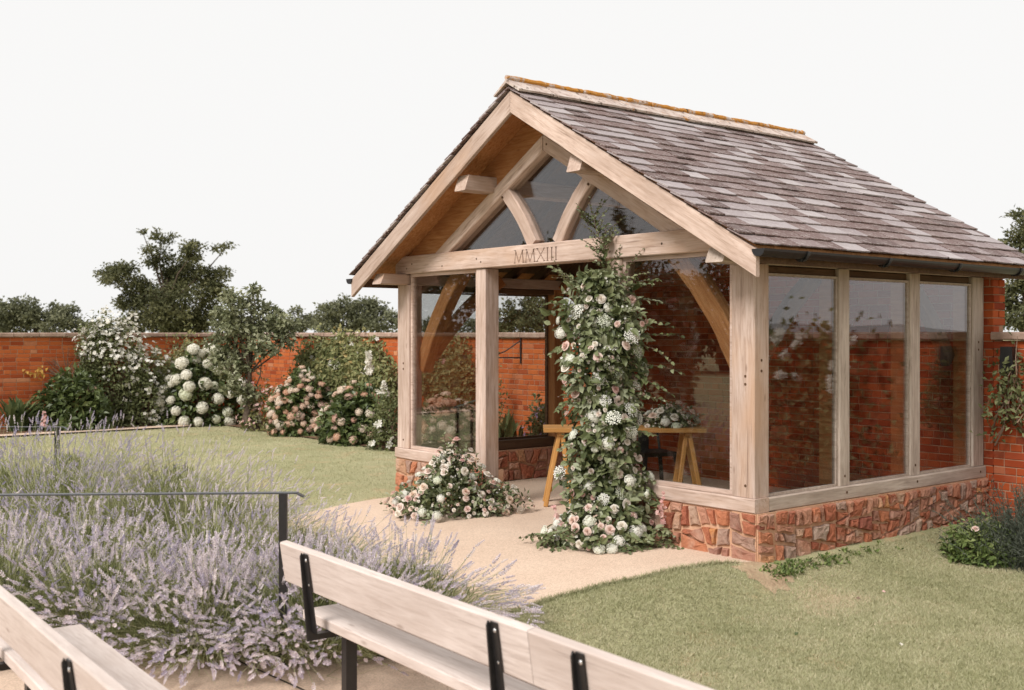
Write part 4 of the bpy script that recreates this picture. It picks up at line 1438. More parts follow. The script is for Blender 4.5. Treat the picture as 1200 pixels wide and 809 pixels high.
# ================================================================== TREES
def tree(name, label, base, blobs, leafmat, n_per_m2, leaf, trunk_r, group=None, lean=(0, 0), sparse=()):
    """blobs: (x, y, z, r, flat) in world space; leaves sit in twiggy clumps spread through each blob"""
    t = thing(name, label, 'tree', base, 0, group)
    B, L = Acc(), Acc()
    base_v = np.array(base, float)
    C = np.array([b[:3] for b in blobs])
    top = C.mean(0)
    fork = base_v + (np.array([top[0], top[1], base_v[2] + (C[:, 2].min() - base_v[2]) * .75]) - base_v)
    mid = base_v * .5 + fork * .5 + np.array([lean[0], lean[1], 0])
    tube(B, [base_v - [0, 0, .2], base_v * .9 + mid * .1, mid, fork], [trunk_r * 1.35, trunk_r, trunk_r * .85, trunk_r * .7], 9, .4)
    zmid = (C[:, 2].min() + C[:, 2].max()) / 2
    hub = np.array([top[0], top[1], zmid])
    tube(B, [fork, fork * .5 + hub * .5, hub], [trunk_r * .7, trunk_r * .45, trunk_r * .2], 7, .4, False)
    for i, b in enumerate(blobs):
        x, y, z, r = b[:4]; fl = b[4] if len(b) > 4 else .8; dens = b[5] if len(b) > 5 else 1.0
        c = np.array([x, y, z])
        st = fork * .5 + hub * .5 if z > zmid else fork
        m = st * .45 + c * .55 + np.array([0, 0, .10 * r]) + RNG.normal(size=3) * .25 * r
        tube(B, [st, m, c], [trunk_r * .22, trunk_r * .13, trunk_r * .05], 6, .4, False)
        nc = max(7, int(22 * dens))
        cd = rdir(nc); cr = RNG.uniform(.2, 1.0, nc) ** .55
        cc = c + cd * cr[:, None] * r * np.array([1, 1, fl])
        for q in cc[: max(4, nc // 2)]:
            tube(B, [c, c * .4 + q * .6 + RNG.normal(size=3) * .05 * r, q + (q - c) * .15], [trunk_r * .04, trunk_r * .025, trunk_r * .012], 4, .5, False)
        nl = max(40, int(n_per_m2 * r * r * dens))
        w = RNG.integers(0, nc, nl)
        g = RNG.normal(size=(nl, 3)) * np.array([.22, .22, .14]) * r * RNG.uniform(.55, 1.2, nc)[w][:, None]
        p = cc[w] + g
        tone = RNG.uniform(.2, .8, nc)[w] + RNG.normal(size=nl) * .18
        ax = unit(g + RNG.normal(size=(nl, 3)) * r * .25)
        nr = unit(RNG.normal(size=(nl, 3)) * .6 + [0, -.3, .9])
        leaves(L, p, ax, nr, leaf * RNG.uniform(.6, 1.35, nl), leaf * RNG.uniform(.45, .8, nl), np.clip(tone, 0, 1))
    link('trunk', B.mesh('trunk', True, base), M['bark'], t)
    link('crown', L.mesh('crown', False, base), leafmat, t, None, 'stuff')
    return t
def pxblobs(lst, Y, spread=.6):
    out = []
    for b in lst:
        p = P(b[0], b[1], Y); r = b[2] * Y / FPX
        out.append((p.x, Y + random.uniform(-spread, spread) * r * 1.5, p.z, r, b[3] if len(b) > 3 else .8, b[4] if len(b) > 4 else 1.0))
    return out
OAK = [(142, 322, 21, .62, .9), (121, 322, 11, .5, .35), (187, 301, 15, .9), (193, 279, 15, .45, .4), (167, 271, 6, .4, .4), (232, 296, 17, .8, .8), (263, 290, 14, .4, .3), (246, 325, 20, .9), (212, 314, 21, .9),
       (192, 335, 26, .9), (147, 353, 17, .8), (172, 360, 24, .9), (210, 360, 28, .9), (246, 345, 19, .9), (238, 368, 20, .9), (164, 377, 20, .8), (196, 378, 26, .8), (225, 380, 22, .8), (160, 336, 16, .7, .7)]
tree('oak_tree', 'tall dark oak with ragged crown rising behind the garden wall at left', (P(205, 0, 80).x, 80, 0), pxblobs(OAK, 80), M['leaf_oak'], 950, .24, .42)
FARG = 'trees beyond the garden wall'
tree('far_tree', 'low grey-green tree over the wall at the left edge of the picture', (P(35, 0, 70).x, 70, 0),
     pxblobs([(-15, 372, 24), (15, 366, 19), (40, 365, 18), (58, 368, 15), (78, 374, 14), (84, 362, 8, .8, .4), (25, 380, 22), (65, 384, 20), (95, 384, 14), (5, 384, 20)], 70), M['leaf_far'], 1300, .22, .3, FARG)
tree('far_tree', 'bushy green tree over the wall just left of the pavilion eave', (P(415, 0, 55).x, 55, 0),
     pxblobs([(385, 368, 17), (402, 360, 15), (403, 350, 6, .9, .4), (424, 362, 17), (440, 360, 14), (412, 378, 22), (438, 378, 18), (386, 384, 16), (455, 366, 10, .9, .5), (462, 378, 14)], 55), M['leaf_far'], 1700, .17, .22, FARG)
tree('far_tree', 'loose pale tree over the wall beside the small leaning tree', (P(358, 0, 60).x, 60, 0),
     pxblobs([(345, 368, 10, .9, .7), (362, 376, 12), (375, 380, 12), (348, 382, 12), (335, 384, 10)], 60), M['leaf_far'], 1300, .18, .18, FARG)
tree('far_tree', 'thin-topped trees seen through the left front pane', (P(520, 0, 58).x, 58, 0),
     pxblobs([(480, 378, 14, .9, .6), (500, 384, 12), (520, 376, 11, .9, .7), (533, 370, 7, .9, .4), (545, 380, 12), (560, 384, 12)], 58), M['leaf_far'], 1200, .17, .18, FARG)
tree('far_tree', 'dense round green tree seen through the pavilion opening', (P(622, 0, 45).x, 45, 0),
     pxblobs([(590, 374, 16), (605, 364, 18), (628, 358, 18), (648, 366, 17), (615, 378, 20), (640, 380, 18), (665, 372, 18), (590, 386, 14), (675, 384, 16), (690, 368, 16)], 45), M['leaf_oak'], 2200, .14, .2, FARG)
tree('ash_tree', 'leafy tree at the right edge beyond the wall', (P(1212, 0, 30).x, 30, 0),
     pxblobs([(1200, 250, 13, .9, .7), (1192, 272, 15, .9, .8), (1205, 295, 20), (1188, 285, 12, .7, .6), (1218, 270, 20), (1212, 325, 24), (1192, 335, 16), (1190, 352, 18), (1200, 372, 22), (1182, 375, 11), (1230, 310, 30), (1235, 355, 34)], 30), M['leaf_oak'], 3800, .11, .2)
# trees out of frame at left and right, mirrored in the gable and side panes
for i in range(6):
    y = 5 + i * 4.2; x = -40 + random.uniform(-1, 1); q = random.uniform(.85, 1.15)
    tree('garden_tree', ('first', 'second', 'third', 'fourth', 'fifth', 'sixth')[i] + ' dark tree of the row mirrored in the front panes, counted from the bench side',
         (x, y, 0), [(x, y, 3.6 * q, 1.9), (x + .3, y + 1.6, 2.9 * q, 1.7), (x, y - 1.7, 3.0 * q, 1.7), (x, y + .4, 4.7 * q, 1.1), (x, y - .5, 1.6, 1.9), (x, y + 1.8, 1.4, 1.6)], M['leaf_oak'], 300, .30, .3, 'trees mirrored in the panes')
for i, (x, y) in enumerate(((60, 8), (75, 26))):
    tree('garden_tree', ('round tree mirrored low in the nearest side pane', 'far tree mirrored in the last side pane')[i],
         (x, y, 0), [(x, y, 1.5, 1.0), (x + .5, y + 1.6, 1.3, .9), (x, y - 1.5, 1.3, .9), (x, y, 2.1, .6)], M['leaf_far'], 450, .26, .2, 'trees mirrored in the panes')

# ================================================================== SHRUBS AND CLIMBERS
def shrub(name, label, cat, base, rx, ry, h, nl, leafL, leafW, mat, group=None, lump=.16, lo=.0, inner=.45, up=.4, heads=None, blossoms=None, nice=False, flat=False):
    t = thing(name, label, cat, base, 0, group)
    L, S = Acc(), Acc()
    b = np.array(base, float)
    ph = RNG.uniform(0, 6, 4)
    def surf(n):
        d = unit(RNG.normal(size=(n, 3))); d[:, 2] = np.abs(d[:, 2]) if not flat else d[:, 2]
        a = np.arctan2(d[:, 1], d[:, 0])
        f = 1 + lump * (np.sin(3 * a + ph[0]) * .6 + np.sin(5 * a + 4 * d[:, 2] + ph[1]) * .6 + np.sin(9 * d[:, 2] + 2 * a + ph[2]) * .5)
        cen = b + [0, 0, h * lo]
        return cen, d * f[:, None] * np.array([rx, ry, h * (1 - lo)]), d
    cen, v, d = surf(nl)
    k = RNG.uniform(inner, 1.0, nl) ** .5
    p = cen + v * k[:, None]
    p[:, 2] = np.maximum(p[:, 2], b[2] + .02)
    ax = unit(d * .7 + RNG.normal(size=(nl, 3)) * .55 + [0, 0, -.15]); nr = unit(d * .6 + [0, 0, up] + RNG.normal(size=(nl, 3)) * .3)
    tone = np.clip(.45 + .25 * np.sin(p[:, 0] * 7) * np.sin(p[:, 2] * 8 + 1) + RNG.normal(size=nl) * .2, 0, 1)
    leaves(L, p, ax, nr, leafL * RNG.uniform(.6, 1.25, nl), leafW * RNG.uniform(.7, 1.2, nl), tone, nice)
    ns = max(6, int(nl / 90))
    cen, v, d = surf(ns)
    A = np.tile(b, (ns, 1)) + RNG.normal(size=(ns, 3)) * [rx * .15, ry * .15, 0]; A[:, 2] = b[2] - .02
    Cc = cen + v * .8
    stems_np(S, A, A * .45 + Cc * .55 + [0, 0, .05], Cc, .009, .5)
    link('foliage', L.mesh('foliage', False, base), mat, t, None, 'stuff')
    link('stems', S.mesh('stems', False, base), M['twig'], t, None, 'stuff')
    if heads:
        meshes, nm, n, s0, s1, mind = heads
        got = []; tr = 0
        while len(got) < n and tr < n * 40:
            tr += 1
            cen, v, d = surf(1)
            if d[0][1] > .35: continue                     # the side against the wall carries none
            q = cen + v[0] * 1.0
            if q[2] < b[2] + .06 or any(np.linalg.norm(q - g) < mind for g in got): continue
            got.append(q)
            put(random.choice(meshes), nm, t, q, d[0] + np.array([0, -.3, .35]) + RNG.normal(size=3) * .2, RNG.uniform(s0, s1), base)
    if blossoms:
        for (mt, n, s0, s1, zlo, nmb) in blossoms:
            B = Acc(); cen, v, d = surf(n); q = cen + v * RNG.uniform(.92, 1.06, n)[:, None]
            kk = (q[:, 2] > b[2] + h * zlo) & (d[:, 1] < .4); q, d2 = q[kk], d[kk]
            # blossoms sit in trusses
            q = np.concatenate([q + RNG.normal(size=q.shape) * .045 for _ in range(3)]); d2 = np.concatenate([d2] * 3)
            spread(B, FIVE[0], FIVE[1], q, d2 + RNG.normal(size=q.shape) * .45 + [0, -.2, .2], RNG.uniform(s0, s1, len(q)), RNG.random(len(q)))
            link(nmb, B.mesh(nmb, False, base), mt, t, None, 'stuff')
    return t
def at(px, wall, out, z=0.0):
    x, y = (wallA if wall == 'A' else wallB)(px, out)
    return (x, y, z)
def wpx(px_w, Y): return px_w * Y / FPX

# far-left wall: dark bush, white climbing rose, loose rose, white mophead hydrangea
b = at(88, 'B', .75); Y = b[1]
shrub('hydrangea_bush', 'dark green leafy bush with one pale flower at far left', 'bush', b, wpx(44, Y), .5, wpx(66, Y), 2600, .13, .085, M['leaf_dark'], up=.55, heads=(LACE, 'flower_head', 1, .10, .11, .1))
b = at(130, 'B', .42)
Y = b[1]
shrub('climbing_rose', 'white climbing rose billowing over the top of the far left wall', 'climbing rose', b, wpx(38, Y), .38, wpx(128, Y), 5200, .075, .045, M['leaf_mid'], lump=.12, lo=.42, flat=True,
      blossoms=[(M['blossom_white'], 780, .028, .048, .60, 'blossoms'), (M['blossom_white'], 90, .025, .04, .05, 'lower_blossoms')])
b = at(112, 'B', .34, .95)
shrub('climbing_rose', 'leafy left shoulder of the white climbing rose on the wall top', 'climbing rose', b, wpx(22, Y), .3, wpx(66, Y), 1400, .07, .04, M['leaf_mid'], lump=.2, lo=.4, flat=True, blossoms=[(M['blossom_white'], 60, .025, .04, .5, 'blossoms')])
b = at(170, 'B', .62)
shrub('rose_bush', 'loose white rose bush between the climbing rose and the white hydrangea', 'bush', b, wpx(34, Y), .45, wpx(88, Y), 3200, .07, .042, M['leaf_mid'], lump=.22, blossoms=[(M['blossom_white'], 130, .03, .048, .05, 'blossoms')])
b = at(215, 'B', .5)
shrub('rose_bush', 'tall thin rose bush behind the white hydrangea', 'bush', b, wpx(34, Y), .35, wpx(96, Y), 2000, .07, .042, M['leaf_rose'], lump=.25, blossoms=[(M['blossom_white'], 26, .035, .05, .5, 'blossoms')])
b = at(238, 'B', 1.1); Y = b[1]
shrub('hydrangea_bush', 'white mophead hydrangea with big round flower heads left of the leaning tree', 'bush', b, wpx(54, Y), .55, wpx(82, Y), 2600, .12, .08, M['leaf_dark'], heads=(HYD, 'flower_head', 52, .075, .125, .14), lump=.16)
# strap-leaved clump at the left edge, pink spike, bare twigs, yellow leaves
def strap_plant(label, base, n, ln, wd, mat, spread_=.5, group=None):
    t = thing('strap_plant', label, 'plant', base, 0, group)
    a = Acc()
    for i in range(n):
        th = RNG.uniform(0, 6.28); l = ln * RNG.uniform(.6, 1.1); s = RNG.uniform(.15, 1) * spread_
        p = np.array(base) + [RNG.normal() * .08, RNG.normal() * .08, 0]
        pts = []
        for k_ in range(6):
            u = k_ / 5
            pts.append(p + np.array([math.cos(th) * s * l * u ** 1.4, math.sin(th) * s * l * u ** 1.4, l * (u - .45 * s * u * u * u)]))
        pts = np.array(pts); sd = np.array([-math.sin(th), math.cos(th), 0])
        V = []
        for k_ in range(6):
            w = wd * (.6 + .8 * math.sin(PI * (k_ + .6) / 6.2)) * (1 if k_ < 5 else .1) * .5
            V += [pts[k_] + sd * w + [0, 0, .25 * w], pts[k_], pts[k_] - sd * w + [0, 0, .25 * w]]
        T = []
        for k_ in range(5):
            q = k_ * 3
            T += [(q, q + 1, q + 4), (q, q + 4, q + 3), (q + 1, q + 2, q + 5), (q + 1, q + 5, q + 4)]
        a.add(V, T, RNG.random())
    link('leaf_blades', a.mesh('leaf_blades', False, base), mat, t, None, 'stuff')
    return t
strap_plant('arching strap-leaved clump by the wall at the left edge', at(20, 'B', .6), 60, .68, .05, M['leaf_strap'], .8)
strap_plant('second small strap-leaved clump left of the dark bush', at(42, 'B', .5), 26, .5, .045, M['leaf_strap'], .8)
strap_plant('upright sword-leaved clump seen through the opening behind the left door post', at(592, 'A', .8), 34, .70, .05, M['leaf_strap'], .4)
strap_plant('sword-leaved clump below the white flower spike', at(436, 'A', .9), 26, .85, .045, M['leaf_strap'], .35)
def spike(label, base, h, mat, fl, sp_h):
    t = thing('flower_spike', label, 'flower', base)
    a = Acc(); tube(a, [np.array(base), np.array(base) + [.02, 0, h * .5], np.array(base) + [-.01, 0, h]], [.012, .01, .005], 5, .5)
    link('stem', a.mesh('stem', True, base), M['leaf_strap'], t)
    B = Acc(); n = 46; u = np.linspace(0, 1, n)
    p = np.array(base) + np.stack([RNG.normal(size=n) * .035 * (1 - .6 * u), RNG.normal(size=n) * .035 * (1 - .6 * u), h - sp_h + sp_h * u], 1)
    spread(B, FIVE[0], FIVE[1], p, RNG.normal(size=(n, 3)) + [0, -.8, .3], fl * (1.1 - .5 * u), RNG.random(n))
    link('florets', B.mesh('florets', False, base), mat, t, None, 'stuff')
spike('tall white flower spike standing before the climbing rose left of the pavilion', at(432, 'A', .95), 1.42, M['blossom_white'], .05, .34)
spike('thinner white flower spike left of the pavilion corner post', at(450, 'A', 1.0), .98, M['blossom_white'], .045, .2)
spike('small pink flower spike before the dark bush at far left', at(52, 'B', 1.0), .36, M['blossom_pink'], .035, .26)
b = at(80, 'B', .12, .7)
tw = thing('bare_shrub', 'bare twiggy shrub against the far left wall', 'shrub', b)
a = Acc()
tube(a, [np.array(b) + [.06, 0, -.7], np.array(b) + [.03, -.03, -.1], np.array(b) + [-.05, -.04, .3]], [.035, .028, .02], 6, .3)
for i in range(34):
    th = RNG.uniform(.1, PI - .1); l = RNG.uniform(.3, .75)
    s0 = np.array(b) + [0, -.04, RNG.uniform(0, .3)]
    e = s0 + np.array([math.cos(th) * l * 1.1 - .12, -RNG.uniform(.0, .15), math.sin(th) * l * .75])
    tube(a, [s0, s0 * .5 + e * .5 + RNG.normal(size=3) * .04, e], [.010, .006, .003], 4, RNG.uniform(.4, 1), False)
link('twigs', a.mesh('twigs', False, b), M['twig'], tw, None, 'stuff')
L = Acc(); b = at(40, 'B', .1, 1.02); n = 26
leaves(L, np.array(b) + RNG.normal(size=(n, 3)) * [.16, .02, .05], RNG.normal(size=(n, 3)) + [0, 0, -.4], RNG.normal(size=(n, 3)) * .4 + [0, -1, .2], .09, .05, RNG.random(n))
o = tag(link('yellow_sprig', L.mesh('yellow_sprig'), M['blossom_yellow']), 'sprig of yellow leaves against the far left wall', 'sprig')

# small leaning tree in front of the corner
tb_ = P(300, 505, 19.3)
Yt = 19.3
t3 = pxblobs([(262, 372, 20, .9), (255, 400, 20, .9), (275, 358, 16, .9), (295, 350, 14, .9, .7), (305, 372, 22), (325, 380, 18), (333, 398, 14, .9, .8), (285, 390, 22), (262, 425, 18, .9), (285, 425, 16, .9, .8), (310, 405, 18), (277, 450, 13, 1.0, .8), (292, 462, 10, 1, .7), (345, 385, 8, .9, .4), (300, 340, 8, .9, .3), (270, 345, 7, .9, .3)], Yt, .8)
tree('leaning_tree', 'small leaning tree with pale green leaves in front of the wall corner', (tb_.x, Yt, 0), t3, M['leaf_pale'], 5600, .095, .085, lean=(-.12, 0))

# along the back wall
b = at(309, 'A', 1.1)
shrub('flowering_shrub', 'small pinkish shrub behind the trunk of the leaning tree', 'bush', b, .35, .3, .85, 900, .07, .045, M['leaf_rose'], blossoms=[(M['blossom_pink'], 40, .025, .04, .1, 'blossoms')])
PH = 'blush hydrangeas along the back wall'
b = at(354, 'A', .95); Y = b[1]
shrub('hydrangea_bush', 'blush pink hydrangea, the one nearer the leaning tree', 'bush', b, wpx(38, Y), .55, wpx(72, Y), 2800, .11, .07, M['leaf_dark'], PH, heads=(LACE, 'flower_head', 92, .045, .08, .075), lump=.08, up=.5)
b = at(420, 'A', .95); Y = b[1]
shrub('hydrangea_bush', 'blush pink hydrangea, the one nearer the pavilion corner', 'bush', b, wpx(44, Y), .55, wpx(66, Y), 3000, .11, .07, M['leaf_dark'], PH, heads=(LACE, 'flower_head', 44, .045, .085, .10), lump=.10, up=.5)
b = at(460, 'A', 1.0)
shrub('rose_bush', 'white flowered bush beside the left corner post', 'bush', b, .38, .4, .85, 1400, .07, .045, M['leaf_mid'], blossoms=[(M['blossom_white'], 24, .035, .055, .1, 'blossoms')])
b = at(523, 'A', 1.1); Y = b[1]
shrub('hydrangea_bush', 'peach pink hydrangea seen through the left front pane', 'bush', b, wpx(44, Y), .5, wpx(68, Y), 2600, .11, .07, M['leaf_dark'], PH, heads=(LACE, 'flower_head', 80, .05, .085, .085), lump=.08, up=.5)
b = at(638, 'A', .75); Y = b[1]
shrub('flowering_shrub', 'purple-flowered shrub seen through the opening against the wall', 'bush', b, wpx(20, Y), .3, wpx(72, Y), 1700, .075, .045, M['leaf_mid'], lump=.2, blossoms=[(M['blossom_purple'], 70, .02, .035, .6, 'blossoms')])
b = at(583, 'A', .3)
shrub('flowering_shrub', 'thin reddish-leaved climber behind the left door post', 'bush', b, .13, .15, 1.15, 420, .06, .035, M['leaf_rose'], lump=.25)

def climber(label, wall, pxs, z0, z1, nb, n_leaf, leaf, mat, blooms=None, depth=.22, group='climbing roses on the walls', dens=None):
    """branches fanned over a wall, with leaves along them"""
    x0, y0 = (wallA if wall == 'A' else wallB)(sum(pxs) / 2, .05)
    t = thing('climbing_rose', label, 'climbing rose', (x0, y0, 0), 0, group)
    L, S, B = Acc(), Acc(), Acc()
    for i in range(nb):
        pa, pb = random.uniform(*pxs), random.uniform(*pxs)
        pb = pa + (pb - pa) * .5
        ends = []
        za, zb = random.uniform(z0 - .1, z0 + .35 * (z1 - z0)), random.uniform(z0 + .3 * (z1 - z0), z1)
        W = wallA if wall == 'A' else wallB
        pts = []
        for k_ in range(6):
            u = k_ / 5
            x, y = W(pa + (pb - pa) * u, .03 + depth * RNG.uniform(.1, 1) * math.sin(PI * min(u + .15, 1)) ** .5)
            pts.append((x + RNG.normal() * .03, y, za + (zb - za) * u + RNG.normal() * .03))
        pts = np.array(pts); tube(S, pts, np.linspace(.010, .003, 6), 4, RNG.random(), False)
        n = n_leaf // nb
        u = RNG.random(n) * 5; i0 = np.minimum(u.astype(int), 4); f = (u - i0)[:, None]
        p = pts[i0] * (1 - f) + pts[i0 + 1] * f + RNG.normal(size=(n, 3)) * [.09, .05, .08]
        # nothing inside the brickwork
        ly = (p[:, 0] - OX) * EY[0] + (p[:, 1] - OY) * EY[1]; lx = (p[:, 0] - OX) * EX[0] + (p[:, 1] - OY) * EX[1]
        k = (ly < 3.35) if wall == 'A' else (lx > -13.09)
        p = p[k]; n = len(p)
        leaves(L, p, RNG.normal(size=(n, 3)) + [0, -.3, -.3], RNG.normal(size=(n, 3)) * .5 + [0, -.6, .6], leaf * RNG.uniform(.7, 1.3, n), leaf * .6, RNG.random() * .5 + RNG.random(n) * .5)
        if blooms and random.random() < blooms[0]:
            q = pts[[3, 4, 5]] + RNG.normal(size=(3, 3)) * .04 + [0, -.06, 0]
            spread(B, FIVE[0], FIVE[1], np.repeat(q, 3, 0) + RNG.normal(size=(9, 3)) * .025, RNG.normal(size=(9, 3)) * .5 + [0, -1, .3], blooms[1], RNG.random(9))
    link('leaves', L.mesh('leaves', False, (x0, y0, 0)), mat, t, None, 'stuff')
    link('stems', S.mesh('stems', False, (x0, y0, 0)), M['twig'], t, None, 'stuff')
    if blooms: link('blossoms', B.mesh('blossoms', False, (x0, y0, 0)), blooms[2], t, None, 'stuff')
    return t
climber('yellow-green climbing rose covering the wall above the pink hydrangeas', 'A', (338, 470), .55, 1.72, 120, 17000, .085, M['leaf_rose'], (.12, .045, M['blossom_white']), .28)
climber('climbing rose on the wall seen through the left front pane', 'A', (490, 560), .75, 1.72, 44, 4600, .08, M['leaf_rose'], (.2, .04, M['blossom_pink']), .28)
climber('climbing rose on the wall above the white hydrangea', 'B', (165, 285), .6, 1.65, 40, 3200, .075, M['leaf_rose'], (.2, .04, M['blossom_white']), .2)
climber('sparse climbing rose trailing down the wall below the black lamp', 'A', (1162, 1215), .75, 1.66, 13, 420, .06, M['leaf_mid'], None, .18)
# white roses on the wall right of the frame, mirrored in the nearest side pane
w0 = np.array(loc2w(4.2, 3.25, 0))
rw = thing('climbing_rose', 'white climbing rose mirrored in the nearest side pane', 'climbing rose', w0, 0, 'climbing roses on the walls')
L, B = Acc(), Acc(); n = 1500
q = np.stack([RNG.normal(size=n) * .42 + 4.25, 3.33 - np.abs(RNG.normal(size=n)) * .09, RNG.uniform(.2, 1.75, n) + RNG.normal(size=n) * .12], 1)
wq = np.stack([OX + q[:, 0] * EX[0] + q[:, 1] * EY[0], OY + q[:, 0] * EX[1] + q[:, 1] * EY[1], q[:, 2]], 1)
leaves(L, wq, RNG.normal(size=(n, 3)), RNG.normal(size=(n, 3)) + [-EY[0], -EY[1], .4], .085, .05, RNG.random(n))
bq = np.repeat(wq[q[:, 2] > 1.15][:13], 6, 0) + RNG.normal(size=(78, 3)) * .02 - np.array([EY[0], EY[1], 0]) * .1
spread(B, FIVE[0], FIVE[1], bq, np.tile([-EY[0], -EY[1], .3], (78, 1)) + RNG.normal(size=(78, 3)) * .4, .05, RNG.random(78))
link('leaves', L.mesh('leaves', False, w0), M['leaf_mid'], rw, None, 'stuff'); link('blossoms', B.mesh('blossoms', False, w0), M['blossom_white'], rw, None, 'stuff')
# right of the pavilion
b = loc2w(2.98, 2.25); Yb = b.y
shrub('low_shrub', 'low bright green shrub at the far end of the stone plinth', 'bush', (b.x, b.y, -.2), .32, .3, .34, 2100, .05, .032, M['leaf_bright'], lump=.12, inner=.3, heads=(ROSES, 'rose', 1, .03, .035, .1))
b = loc2w(3.42, 2.50)
t = thing('rosemary_bush', 'grey-green needle-leaved bush at the right edge under the wall', 'bush', (b.x, b.y, -.2))
L = Acc(); n = 900
A = np.tile(np.array([b.x, b.y, -.2]), (n, 1)) + RNG.normal(size=(n, 3)) * [.2, .16, 0]
d = unit(np.stack([RNG.normal(size=n) * .55, RNG.normal(size=n) * .45, np.abs(RNG.normal(size=n)) * .6 + .55], 1))
Ln = RNG.uniform(.3, .72, n)[:, None]
E = A + d * Ln + [0, 0, .0]
stems_np(L, A, A * .5 + E * .5 + [0, 0, .03], E, .003, .3)
for k_ in range(16):
    u = RNG.uniform(.25, 1, n)[:, None]
    p = A * (1 - u) + E * u
    leaves(L, p, d * .7 + RNG.normal(size=(n, 3)) * .5, RNG.normal(size=(n, 3)), .045, .007, RNG.random(n))
link('foliage', L.mesh('foliage', False, (b.x, b.y, -.2)), M['leaf_grey'], t, None, 'stuff')
# weeds along the foot of the plinth
L = Acc()
for i in range(75):
    ly = abs(RNG.normal()) * .4 - .1
    if RNG.random() < .3: ly = RNG.uniform(0, 1.6)
    p = loc2w(2.50 + RNG.uniform(.02, .14), ly); z = float(hgt(p.x, p.y))
    m = 7
    leaves(L, np.tile([p.x, p.y, z], (m, 1)) + RNG.normal(size=(m, 3)) * [.02, .02, 0], RNG.normal(size=(m, 3)) * .6 + [0, 0, .6], RNG.normal(size=(m, 3)) * .4 + [0, 0, 1], .04, .022, RNG.random(m))
tag(link('weeds', L.mesh('weeds'), M['leaf_bright']), 'small weeds growing along the foot of the stone plinth', 'weeds', kind='stuff')

# ================================================================== LAVENDER
def spike_template(seed):
    rg = np.random.default_rng(seed)
    V, T, R = [], [], []
    for w in range(7):
        z = .02 + w * .15 + (.0 if w else -.14)
        R0 = .105 * (1.0 - .5 * abs(w - 2.2) / 5)
        for i in range(5):
            a = i * 2 * PI / 5 + w * .63 + rg.uniform(-.3, .3); r = R0 * rg.uniform(.75, 1.25)
            c = np.array([math.cos(a), math.sin(a), 0]); s = np.array([-math.sin(a), math.cos(a), 0])
            b = len(V); up = rg.uniform(.06, .17)
            V += [tuple(c * r * .1 + [0, 0, z - .05]), tuple(c * r * .9 + s * r * .5 + [0, 0, z + .02]), tuple(c * r * 1.25 + [0, 0, z + up]), tuple(c * r * .9 - s * r * .5 + [0, 0, z + .02])]
            T += [(b, b + 1, b + 2), (b, b + 2, b + 3), (b + 1, b + 3, b + 2)]
            R += [rg.uniform(-.22, .22)] * 4
    return np.array(V), np.array(T), np.array(R)
SPK = [spike_template(i) for i in range(3)]
